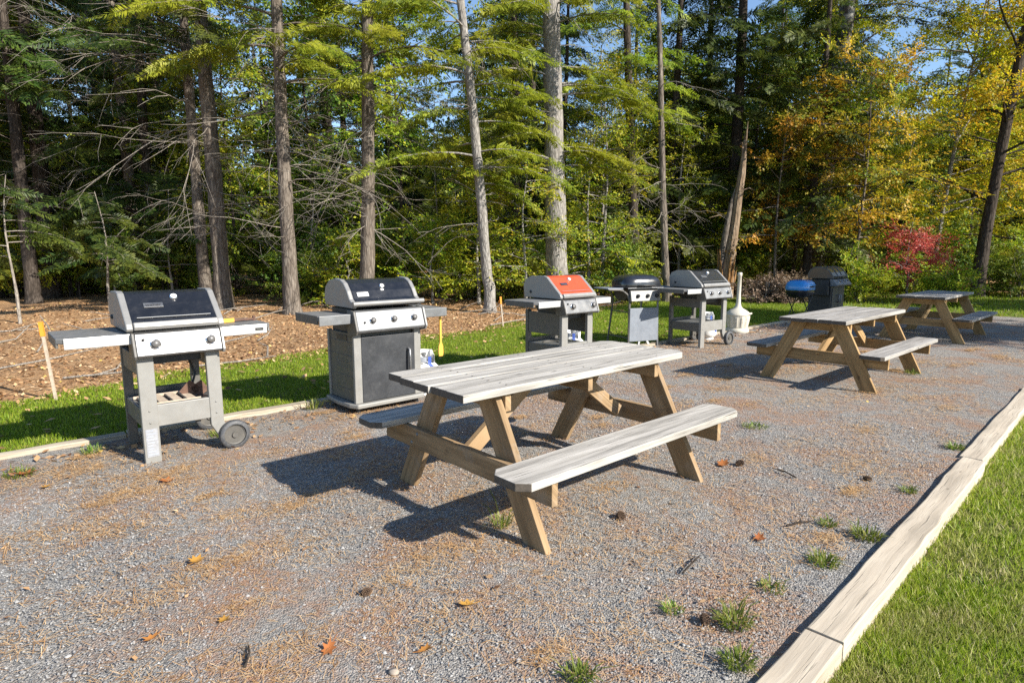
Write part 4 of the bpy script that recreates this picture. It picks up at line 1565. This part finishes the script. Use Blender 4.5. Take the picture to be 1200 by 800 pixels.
for s in (-1, 1):
    b = MB(); b.prism(ep, s * (X - .036), s * (X + .006), 'x'); b.build('lid_end', 'cast', lid, .009)
b = MB(); b.cyl((-X - .012, -.297, .957), (X + .012, -.297, .957), .021, n=18)
for s in (-1, 1):
    b.box((s * (X - .012), -.275, .957), (.03, .05, .03))
b.build('lid_handle', 'cast', lid)
fn = Vector((0, -.74, .675)); tilt = math.atan2(.74, .675)
b = MB(); c = Vector((.01, -.149, 1.090)); b.lathe([(.024, -.006), (.024, .010), (.018, .014)], c, fn, 20); b.m = 1
b.lathe([(.018, .0145), (.0001, .015)], c, fn, 20); b.prism([(-.018, 1.068), (.018, 1.068), (.0, 1.035)], -.178, -.17, 'y')
b.build('thermometer', ['chrome', 'white'], lid)
fn2 = Vector((0, -.852, .524)); lid_badge(lid, Vector((-.20, -.195, 1.028)) + fn2 * .004, (math.atan2(.852, .524), 0, 0), .105, .04, 'white', 'weber', 'label_grey', .034)
for s, ln in ((-1, .30), (1, .29)):
    x0, x1 = s * (X + .004), s * (X + ln)
    b = MB(); b.prism([(x0, -.262), (x1, -.262), (x1, .21), (x0, .21)], .83, .872, 'z'); so_ = b.build('side_shelf', 'shelf', t, .006)
    b = MB(); b.box(((x0 + x1) / 2, -.268, .834), (abs(x1 - x0), .012, .08)); b.build('shelf_trim', 'steel_dull', so_, .003)
    b = MB(); b.box((x1 - s * .004, -.02, .838), (.014, .44, .072)); b.build('shelf_trim', 'greydk', so_, .003)

# yellow paddle hanging from that grill
x, y = W(2.68 + .60, -4.88 + .20)
t = thing('wooden_paddle', 'yellow wooden paddle hanging from the right shelf of the cabinet grill', 'paddle', (x, y, .40), GW)
b = MB()
b.prism([(-.022, 0), (.022, 0), (.028, .03), (.026, .10), (.012, .13), (.011, .37), (.014, .42), (-.014, .42), (-.011, .37), (-.012, .13), (-.026, .10), (-.028, .03)], -.006, .006, 'y')
b.build('paddle_body', 'yellow', t, .003)
b = MB(); b.tube([(0, 0, .40), (0, .01, .43), (0, .03, .435)], .003, 6); b.build('hook', 'steel_dull', t)


def propane_tank(label, xy, m='white', rz=0.0, lab=True, sc=1.0):
    t = thing('propane_tank', label, 'gas tank', (xy[0], xy[1], 0), rz, 'propane tanks')
    t.scale = (sc, sc, sc)
    b = MB()
    b.lathe([(.0001, .03), (.08, .035), (.135, .06), (.155, .10), (.156, .24), (.145, .285), (.11, .318), (.05, .335), (.0001, .337)], n=28)
    body = b.build('cylinder_body', m, t)
    b = MB(); b.lathe([(.105, .0), (.108, .002), (.108, .05), (.104, .05), (.105, .0)], n=28); b.build('foot_ring', m, t)
    b = MB()
    n = 20
    V, F = [], []
    for i in range(n + 1):
        a = radians(35 + 290 * i / n) - pi / 2
        hh = .44 if 3 < i < n - 3 else .40
        V += [(.105 * cos(a), .105 * sin(a), .315), (.105 * cos(a), .105 * sin(a), hh), (.099 * cos(a), .099 * sin(a), hh), (.099 * cos(a), .099 * sin(a), .315)]
    for i in range(n):
        for q in range(4):
            F.append((i * 4 + q, i * 4 + (q + 1) % 4, i * 4 + 4 + (q + 1) % 4, i * 4 + 4 + q))
    b.add(V, F, True)
    b.build('collar', m, t)
    b = MB(); b.cyl((0, 0, .33), (0, 0, .40), .018); b.cyl((0, -.01, .375), (0, -.06, .375), .014); b.cyl((0, 0, .40), (0, 0, .418), .026); b.build('valve', 'steel_dull', t)
    if lab:
        b = MB()
        V, F = [], []
        pr = [(.1575, .14), (.1575, .24), (.147, .286), (.112, .320), (.108, .33), (.1065, .345), (.1065, .395)]
        for i, (q, zz) in enumerate(pr):
            for k in range(5):
                a = radians(-100 + 20 * k / 4 - (3 - min(i, 3)) * -9)
                V.append(((q + .0015) * cos(a), (q + .0015) * sin(a), zz))
        for i in range(len(pr) - 1):
            for k in range(4):
                F.append((i * 5 + k, i * 5 + k + 1, i * 5 + 5 + k + 1, i * 5 + 5 + k))
        b.add(V, F, True)
        b.build('label_band', 'label_blue', body)
        b = MB(); V = []; F = []
        for i in range(9):
            a = radians(-150 + 42 * i / 8)
            V += [(.1065 * cos(a), .1065 * sin(a), .345), (.1065 * cos(a), .1065 * sin(a), .395)]
        for i in range(8):
            F.append((i * 2, i * 2 + 2, i * 2 + 3, i * 2 + 1))
        b.add(V, F, True)
        b.build('label_plate', 'label_grey', body)
    return t


propane_tank('white gas tank with a blue band standing right of the cabinet grill', W(3.20, -4.86), rz=TH)
propane_tank('white gas tank on the ground behind the black-lidded open cart grill', W(8.72, -5.02), rz=.3)
propane_tank('white gas tank behind the right legs of the red-lidded grill', W(5.55, -5.05), rz=.1)
propane_tank('dark grey gas tank hung inside the left side of the red-lidded grill', W(4.86, -4.74), 'greydk', lab=False, sc=.86)

# small tube-frame grill
t = thing('gas_grill', 'small black-lidded grill on a tube frame with a blue-grey front sheet', 'grill', (1.86, 9.0, 0), TH - .33, 'grills')
fr = None
for s in (-1, 1):
    b = MB()
    X = .26
    b.tube([(s * (X + .0), -.22, 0), (s * (X - .01), -.215, .40), (s * (X - .012), -.21, .68), (s * (X + .02), -.20, .78), (s * (X + .09), -.19, .835), (s * (X + .16), -.185, .85), (s * (X + .33), -.185, .855)], .016, 8)
    b.tube([(s * (X + .03), .30, 0), (s * (X + .01), .25, .40), (s * (X + .0), .21, .70), (s * (X + .06), .20, .83), (s * (X + .16), .20, .855), (s * (X + .33), .20, .86)], .015, 8)
    b.tube([(s * X, -.215, .14), (s * (X + .02), .285, .14)], .011, 6)
    b.tube([(s * X, -.215, .52), (s * (X + .02), .24, .52)], .009, 6)
    b.build('tube_leg', 'steel_dull' if s > 0 else 'greydk', t)
    b = MB()
    b.box((s * (X + .22), .005, .868), (.26, .40, .018))
    b.build('side_shelf', 'panel_grey', t, .004)
b = MB(); b.box((0, -.232, .335), (.50, .012, .49)); b.build('front_sheet', 'panel_grey', t, .004)
b = MB()
b.prism([(-.20, .86), (.20, .86), (.17, .74), (.10, .68), (-.10, .68), (-.18, .74)], -.265, .265, 'x')
b.build('firebox', 'black', t, .01)
b = MB(); b.prism([(-.205, .845), (-.245, .83), (-.275, .685), (-.20, .68)], -.255, .255, 'x'); cp = b.build('control_panel', 'cast', t, .005)
for x in (-.14, .03, .19):
    b = MB(); c = Vector((x, -.262, .757)); nn = Vector((0, -.98, .2)); b.lathe([(.032, 0), (.032, .004)], c, nn, 18); b.lathe([(.024, .004), (.021, .03), (.0001, .031)], c, nn, 16); b.bar(c + nn * .03 + Vector((0, 0, -.022)), c + nn * .03 + Vector((0, 0, .022)), .012, .012, (0, 1, 0)); b.build('knob', 'black', cp)
b = MB()
rows = [(1.0, .0), (1.02, .03), (1.01, .075), (.96, .12), (.86, .158), (.70, .182), (.4, .198), (.0001, .203)]
V, F = [], []
n = 32
for k, hh in rows:
    for i in range(n):
        a = 2 * pi * i / n
        ca, sa = cos(a), sin(a)
        e = .5
        V.append((.335 * k * (abs(ca) ** e) * (1 if ca > 0 else -1), .25 * k * (abs(sa) ** e) * (1 if sa > 0 else -1), .868 + hh))
for j in range(len(rows) - 1):
    for i in range(n):
        F.append((j * n + i, j * n + (i + 1) % n, (j + 1) * n + (i + 1) % n, (j + 1) * n + i))
b.add(V, F, True)
lid = b.build('lid', 'black_enamel', t)
b = MB(); b.tube([(-.14, -.24, .905), (-.13, -.29, .912), (.13, -.29, .912), (.14, -.24, .905)], .011, 8); b.build('lid_handle', 'black', lid)
b = MB(); b.box((0, -.253, .873), (.62, .012, .012)); b.build('lid_rim_or_glint', 'steel_dull', lid, .002)
for x in (-.08, .08):
    b = MB(); b.bar((x * .5, -.20, .16), (x * 1.3, -.25, .0), .03, .012, (0, 1, 0)); b.build('bracket', 'steel_dull', t)
wheel('wheel', t, (.30, .30, .07), .07, .03)

# ash receptacle
t = thing('ash_receptacle', 'beige plastic ash receptacle with a tall thin neck on the gravel', 'ashtray stand', (3.95, 10.42, 0))
b = MB()
b.lathe([(.185, 0), (.198, .01), (.198, .055), (.185, .075), (.175, .085)], n=32)
b.build('foot', 'beige', t)
b = MB()
n = 48
prof = [(.165, .08), (.18, .12), (.196, .20), (.205, .27), (.20, .30)]
V, F = [], []
for r_, z in prof:
    for i in range(n):
        a = 2 * pi * i / n
        k = 1 - (.05 if (i // 2) % 2 and .1 < z < .28 else 0)
        V.append((r_ * k * cos(a), r_ * k * sin(a), z))
for j in range(len(prof) - 1):
    for i in range(n):
        F.append((j * n + i, j * n + (i + 1) % n, (j + 1) * n + (i + 1) % n, (j + 1) * n + i))
b.add(V, F, False)
b.build('bucket', 'beige', t)
b = MB()
b.lathe([(.20, .30), (.207, .305), (.207, .325), (.185, .36), (.13, .40), (.075, .43), (.052, .46), (.040, .52), (.034, .66), (.033, .98), (.039, .985), (.039, 1.035), (.030, 1.045), (.0001, 1.046)], n=32)
b.build('neck', 'beige', t)
b = MB(); b.tube([(.10, -.165, .33), (.17, -.15, .345), (.215, -.06, .34), (.21, .02, .33)], .016, 8); b.build('handle', 'beige', t)

# blue tabletop grill on a folding stand
t = thing('kettle_grill', 'small blue-lidded grill on a black folding stand beside the black covered grill', 'grill', (5.92, 12.3, 0), TH, 'grills')
def lozenge(b, z0, rows, ax, ay, e=.5, n=32):
    V, F = [], []
    for k, hh in rows:
        for i in range(n):
            a = 2 * pi * i / n
            ca, sa = cos(a), sin(a)
            V.append((ax * k * (abs(ca) ** e) * (1 if ca > 0 else -1), ay * k * (abs(sa) ** e) * (1 if sa > 0 else -1), z0 + hh))
    for j in range(len(rows) - 1):
        for i in range(n):
            F.append((j * n + i, j * n + (i + 1) % n, (j + 1) * n + (i + 1) % n, (j + 1) * n + i))
    b.add(V, F, True)
b = MB(); lozenge(b, .635, [(1.0, 0), (1.02, .02), (1.0, .09), (.92, .145), (.72, .185), (.4, .20), (.0001, .203)], .31, .23, .55); lid = b.build('lid', 'blue', t)
b = MB(); b.tube([(-.09, -.22, .70), (-.08, -.265, .71), (.08, -.265, .71), (.09, -.22, .70)], .012, 8); b.build('lid_handle', 'black', lid)
b = MB(); lozenge(b, .632, [(1.0, 0), (1.0, -.02), (.95, -.08), (.8, -.13), (.5, -.155), (.0001, -.16)], .305, .225, .55); b.build('bowl', 'black_enamel', t)
for y in (-.15, .15):
    for s in (-1, 1):
        b = MB(); b.tube([(s * .24, y, .0), (-s * .2, y + .015 * s, .50)], .011, 6); b.build('stand_leg', 'black', t)
b = MB()
for x in (-.2, .2):
    b.tube([(x, -.17, .495), (x, .17, .495)], .011, 6)
b.build('stand_bar', 'black', t)

# big black grill with closed hood
t = thing('gas_grill', 'big black cabinet grill with a ribbed hood, last in the row', 'grill', (*W(14.0, -5.2), 0), TH, 'grills')
t.scale = (1, 1, .96)
X = .41
b = MB(); b.box((0, 0, .37), (.76, .46, .66)); b.build('cabinet', 'black', t, .008)
b = MB()
for x in (-.3, .3):
    for y in (-.18, .18):
        b.cyl((x, y, 0), (x, y, .05), .025)
b.build('caster', 'black', t)
for s in (-1, 1):
    b = MB(); b.box((s * .168, -.236, .36), (.325, .02, .58)); d_ = b.build('door', 'door', t, .006)
    b = MB(); b.tube([(s * .04, -.248, .50), (s * .055, -.285, .49), (s * .055, -.285, .34), (s * .04, -.248, .33)], .012, 8); b.build('door_handle', 'steel_dull', d_)
b = MB(); b.prism([(-.22, .86), (-.27, .85), (-.36, .74), (-.35, .71), (-.20, .70), (-.20, .86)], -X, X, 'x'); cp = b.build('control_panel', 'steel_dull', t, .008)
for x in (-.22, 0, .22):
    knob(cp, (x, -.318, .80), (0, -.77, .63), .026)
b = MB(); b.box((0, .0, .78), (.66, .42, .16)); b.build('firebox', 'black', t, .01)
lp = [(.235, .87), (.25, .97), (.21, 1.06), (.12, 1.115), (0, 1.125), (-.12, 1.09), (-.2, 1.01), (-.25, .93), (-.26, .87)]
b = MB(); b.prism(lp, -X, X, 'x'); lid = b.build('lid', 'black_enamel', t, .012)
b = MB()
for x in (-X + .015, -.12, .12, X - .015):
    b.prism([(p[0] * 1.05, max(.868, .95 + (p[1] - .95) * 1.07)) for p in lp], x - .014, x + .014, 'x')
b.build('lid_rib', 'greydk', lid, .005)
b = MB(); b.tube([(-.30, -.24, .925), (-.26, -.305, .93), (.26, -.305, .93), (.26, -.24, .925)], .014, 8); b.build('lid_handle', 'steel_dull', lid)
b = MB(); b.prism([(X + .01, -.2), (X + .27, -.2), (X + .27, .19), (X + .01, .19)], .80, .835, 'z'); so_ = b.build('side_shelf', 'black', t, .006)
so_.rotation_euler = (0, radians(0), 0)
b = MB(); b.prism([(-X - .01, -.2), (-X - .06, -.2), (-X - .06, .19), (-X - .01, .19)], .50, .83, 'z'); b.build('folded_shelf', 'black', t, .006)

# marker stakes
for x, y, h_, lab in ((-4.32, 5.53, .74, 'thin wooden stake with an orange taped top in the grass behind the navy-lidded grill'),
                      (-.16, 11.2, .56, 'short wooden stake with orange tape at the grass edge left of the red grill')):
    t = thing('marker_stake', lab, 'stake', (x, y, 0), .3)
    b = MB(); b.grain = (0, 0, 1); b.bar((0, 0, -.05), (-.05, 0, h_ - .12), .022, .022, (0, 1, 0)); b.build('stake', 'stake', t)
    b = MB(); b.bar((-.05, 0, h_ - .125), (-.058, 0, h_ + .01), .032, .032, (0, 1, 0)); b.tube([(-.058, .015, h_ - .03), (-.085, .03, h_ - .08), (-.08, .035, h_ - .12)], .008, 5); b.build('tape', 'orange', t)


# ------------------------------------------------------------------ small things on the gravel
def tuft(label, u, v, R_, h_, n, seed, z=.006, splay=.9):
    r = np.random.default_rng(seed)
    a = r.uniform(0, 2 * pi, n)
    q = R_ * .5 * np.sqrt(r.random(n))
    x, y = W(u, v)
    P = np.stack([q * np.cos(a), q * np.sin(a), np.zeros(n)], 1)
    ln = h_ * r.uniform(.35, 1.1, n) * np.where(r.random(n) < .12, 1.7, 1.0)
    out = splay * r.uniform(.2, 1.5, n) * ln
    aa = a + r.normal(0, .5, n)
    mid = P + np.stack([np.cos(aa) * out * .4, np.sin(aa) * out * .4, ln * .6], 1)
    tip = P + np.stack([np.cos(aa) * out, np.sin(aa) * out, ln * r.uniform(.5, .95, n)], 1)
    s = np.stack([-np.sin(aa), np.cos(aa), np.zeros(n)], 1) * (.0022 * r.uniform(.6, 1.5, n))[:, None]
    Q = np.concatenate([np.stack([P - s, P + s, mid + s, mid - s], 1), np.stack([mid - s, mid + s, tip + s * .15, tip - s * .15], 1)])
    o = quads('grass_tuft', Q, 'weed')
    o.location = (x, y, z)
    return tag(o, label, 'weed', 'weed tufts in the gravel')


for i, (u, v, R_, h_, n, lab) in enumerate((
        (1.88, -2.17, .10, .15, 46, 'tall grass tuft growing against the near leg of the bleached picnic table'),
        (1.90, -1.18, .09, .045, 80, 'small weed tuft alone on the open gravel, farthest left of the near weeds'),
        (2.00, -.98, .13, .08, 170, 'biggest dark green weed tuft near the shortest edging timber'),
        (2.34, -1.00, .13, .04, 90, 'weed tuft on gravel level with the timber joint'),
        (1.80, -.86, .11, .07, 130, 'weed tuft against the timber at the lower picture edge'),
        (2.71, -.93, .14, .07, 150, 'spreading weed tuft touching the middle edging timber'),
        (3.13, -.89, .14, .07, 170, 'widest light green weed clump along the middle edging timber'),
        (3.13, -1.07, .09, .05, 80, 'small weed tuft a hand away from the middle edging timber'),
        (5.08, -.95, .13, .07, 110, 'weed tuft beside the joint of the far edging timber'),
        (3.94, -.93, .10, .05, 80, 'low weed tuft beside the small marks of the middle edging timber'),
        (1.35, -1.18, .10, .06, 120, 'weed tuft cut by the lower picture edge on gravel'),
        (4.54, -2.15, .22, .05, 130, 'flat yellowish weed patch past the far end of the near bench'),
        (.10, -4.72, .20, .06, 130, 'flat green weed patch left of the navy-lidded grill'),
        (.50, -4.95, .16, .08, 90, 'weed tuft behind the stickered grill leg'),
        (1.28, -4.75, .14, .10, 80, 'weed tuft under the wheel side of the navy-lidded grill'),
        (2.15, -5.05, .14, .20, 60, 'tall thin grass tuft at the left foot of the cabinet grill'),
        (7.95, -1.95, .18, .07, 90, 'weed tuft beside the far leg of the middle picnic table'))):
    tuft(lab, u, v, R_ * .85, h_ * .66, n, 200 + i)


def dry_leaf(label, u, v, L, seed, rz=None):
    """one curled fallen leaf with lobes"""
    r = random.Random(seed)
    b = MB()
    n = 14
    ring = []
    for i in range(n):
        a = 2 * pi * i / n
        k = (1.0 if i % 2 == 0 else .55) * r.uniform(.8, 1.1)
        x, y = cos(a) * L * .5 * k, sin(a) * L * .36 * k
        ring.append((x * 1.15, y * 1.15, .009 + .55 * x * x / L + .9 * y * y / L * r.uniform(.2, 1.6)))
    inner = [(p[0] * .5, p[1] * .5, .008 + (p[2] - .008) * .3) for p in ring]
    V = [(0, 0, .006)] + inner + ring
    F = [(0, 1 + i, 1 + (i + 1) % n) for i in range(n)] + [(1 + i, 1 + n + i, 1 + n + (i + 1) % n, 1 + (i + 1) % n) for i in range(n)]
    b.add(V, F, True)
    b.tube([(0, 0, .006), (-L * .4, 0, .012), (-L * .75, L * .05, .02)], [.0016, .0015, .001], 4)
    x, y = W(u, v)
    o = b.build('fallen_leaf', 'dryleaf', None, 0, (x, y, .008))
    o.rotation_euler = (r.uniform(-.2, .2), r.uniform(-.2, .2), r.uniform(0, 6) if rz is None else rz)
    return tag(o, label, 'leaf', 'fallen leaves on the gravel')


for i, (u, v, L, lab) in enumerate((
        (.80, -1.85, .075, 'curled orange leaf nearest the lower picture edge, left of the pine cone'),
        (.62, -2.82, .10, 'long pale orange leaf alone on the left half of the gravel'),
        (.12, -4.70, .13, 'big orange leaf beside the weed patch left of the navy-lidded grill'),
        (3.54, -1.87, .11, 'yellow-brown leaf past the far leg of the near picnic table'),
        (1.32, -1.74, .08, 'ragged orange leaf on the gravel in front of the near bench leg'),
        (.35, -2.33, .06, 'small orange leaf near the lower left of the gravel'),
        (2.72, -1.23, .08, 'orange-red leaf on the gravel right of the needle drift'),
        (.75, -3.98, .11, 'pale tan leaf in front of the stickered grill leg'),
        (.58, -2.27, .06, 'rusty leaf curled up on the left gravel among needles'),
        (.20, -4.35, .07, 'brown leaf near the left picture edge in front of the low timber'),
        (1.05, -1.62, .06, 'two-toned rusty leaf left of the weed cut by the lower edge'))):
    dry_leaf(lab, u, v, L, 300 + i)


def cone(label, u, v, L, seed):
    r = random.Random(seed)
    b = MB()
    for j in range(9):
        x = (j / 8 - .5) * L
        rad = L * .26 * math.sin(pi * (j + 1.2) / 10.5) + .004
        m_ = 9
        for i in range(m_):
            a = 2 * pi * (i + .5 * (j % 2)) / m_
            d = Vector((-.35, cos(a), sin(a)))
            p = Vector((x, cos(a) * rad * .45, sin(a) * rad * .45 + L * .25))
            b.bar(p, p + d.normalized() * rad * .75, L * .13, .003, (1, .01, .02))
    x, y = W(u, v)
    o = b.build('pine_cone', 'cone', None, 0, (x, y, .006))
    o.rotation_euler = (0, 0, r.uniform(0, 6))
    return tag(o, label, 'pine cone', 'pine cones on the gravel')


cone('dark pine cone on the open gravel left of the near bench leg', 1.07, -2.08, .042, 1)
cone('dark round pine cone on the gravel midway to the edging timber', 3.96, -1.15, .045, 2)
cone('spread pine cone in front of the near bench', 2.41, -1.83, .06, 3)
cone('long pine cone beside the biggest dark green weed', 1.93, -1.06, .05, 4)
cone('pine cone beside the yellow-brown leaf', 3.62, -1.80, .06, 5)
for i, (u, v, a, l, lab) in enumerate(((2.16, -1.30, .9, .20, 'dark forked twig on the gravel between the bench and the weeds'),
                                       (3.65, -1.45, 2.0, .18, 'dark straight twig on the gravel right of the near bench'),
                                       (2.95, -1.2, .3, .16, 'thin dark twig on the gravel near the small weed tuft'),
                                       (.55, -1.95, 1.9, .12, 'short dark twig on the left near gravel'))):
    b = MB()
    p1 = Vector((cos(a) * l, sin(a) * l, .012))
    b.tube([(0, 0, .012), p1 * .5 + Vector((.008, .004, .012)), p1], [.005, .0045, .002], 5)
    b.tube([p1 * .5 + Vector((0, 0, .01)), p1 * .5 + Vector((cos(a + .7) * l * .4, sin(a + .7) * l * .4, .025))], [.003, .001], 4)
    tag(b.build('twig', 'bark_dark', None, 0, (*W(u, v), .005)), lab, 'twig', 'twigs on the gravel')
b = MB()
b.lathe([(.0001, 0), (.018, .004), (.024, .014), (.018, .024), (.0001, .028)], n=9)
o = b.build('stone', 'stone', None, 0, (*W(.91, -1.60), .002)); o.scale = (.8, .6, .7)
tag(o, 'pale stone on the gravel at the lower picture edge', 'stone')

# shade tree outside the picture, on the right: its shade lies on the farthest table
make_tree('shade_tree', 'tall tree beyond the right picture edge shading the farthest table', 'tree', (18.6, 4.6), 500, 11, .22, 'bark_grey', [('broad', (3.0, 11), dict(limbs=56, L=3.3, ss=.8, twigs=8, per=6))], leafm='maple_y')

make_tree('shade_tree', 'broad tree beyond the right picture edge shading the grass behind the farthest table', 'tree', (24.0, 9.6), 501, 9, .2, 'bark_grey', [('broad', (2.6, 9), dict(limbs=50, L=3.4, ss=.8, twigs=8, per=6))], leafm='maple_y')

# pale house glimpsed through the trees
t = thing('house', 'pale sided house glimpsed through the orange small trees', 'house', (24.5, 44.0, .0), -.5)
b = MB(); b.box((0, 0, 2.6), (11, 8, 5.4)); wl = b.build('wall', 'house_wall', t)
b = MB(); b.prism([(-4.5, 5.3), (4.5, 5.3), (0, 8.4)], -5.8, 5.8, 'x'); b.build('roof', 'house_roof', t)
for x in (-3.4, 0, 3.4):
    for z in (1.6, 4.0):
        b = MB(); b.box((x, -4.03, z), (1.0, .1, 1.5)); w_ = b.build('window', 'white', t)
        b = MB(); b.box((x, -4.09, z), (.84, .04, 1.34)); b.build('pane', 'glass', w_)


world = bpy.data.worlds.new('World')
SC.world = world
world.use_nodes = True
nt = world.node_tree
bg = nt.nodes['Background']
sky = nt.nodes.new('ShaderNodeTexSky')
sky.sky_type = 'NISHITA'
sky.sun_disc = False
EL, AZ = radians(32.0), math.atan2(.853, -.53)
sky.sun_elevation = EL
sky.sun_rotation = AZ
sky.altitude = 100
sky.air_density = 1.0
sky.dust_density = .15
sky.ozone_density = 3.0
nt.links.new(sky.outputs[0], bg.inputs[0])
bg.inputs[1].default_value = .105
sl = bpy.data.lights.new('sun', 'SUN')
sl.energy = 5.0
sl.angle = radians(.53)
sl.color = (1, .94, .84)
so = bpy.data.objects.new('sun', sl)
COL.objects.link(so)
d = Vector((sin(AZ) * cos(EL), cos(AZ) * cos(EL), sin(EL)))
so.rotation_euler = (-d).to_track_quat('-Z', 'Y').to_euler()
so.location = d * 60

cam = bpy.data.cameras.new('camera')
cam.sensor_width = 36
cam.lens = 36 * 700.67 / 1200
cam.clip_end = 1500
cam.clip_start = .05
co = bpy.data.objects.new('camera', cam)
COL.objects.link(co)
co.location = (0, 0, 1.3835)
co.rotation_euler = (pi / 2 - .1472, 0, 0)
SC.camera = co
SC.view_settings.view_transform = 'Standard'
SC.view_settings.look = 'None'
SC.view_settings.exposure = 1.07
SC.view_settings.gamma = 1
SC.cycles.use_denoising = False
SC.cycles.max_bounces = 6
SC.cycles.diffuse_bounces = 3
SC.cycles.glossy_bounces = 3
SC.cycles.transmission_bounces = 3
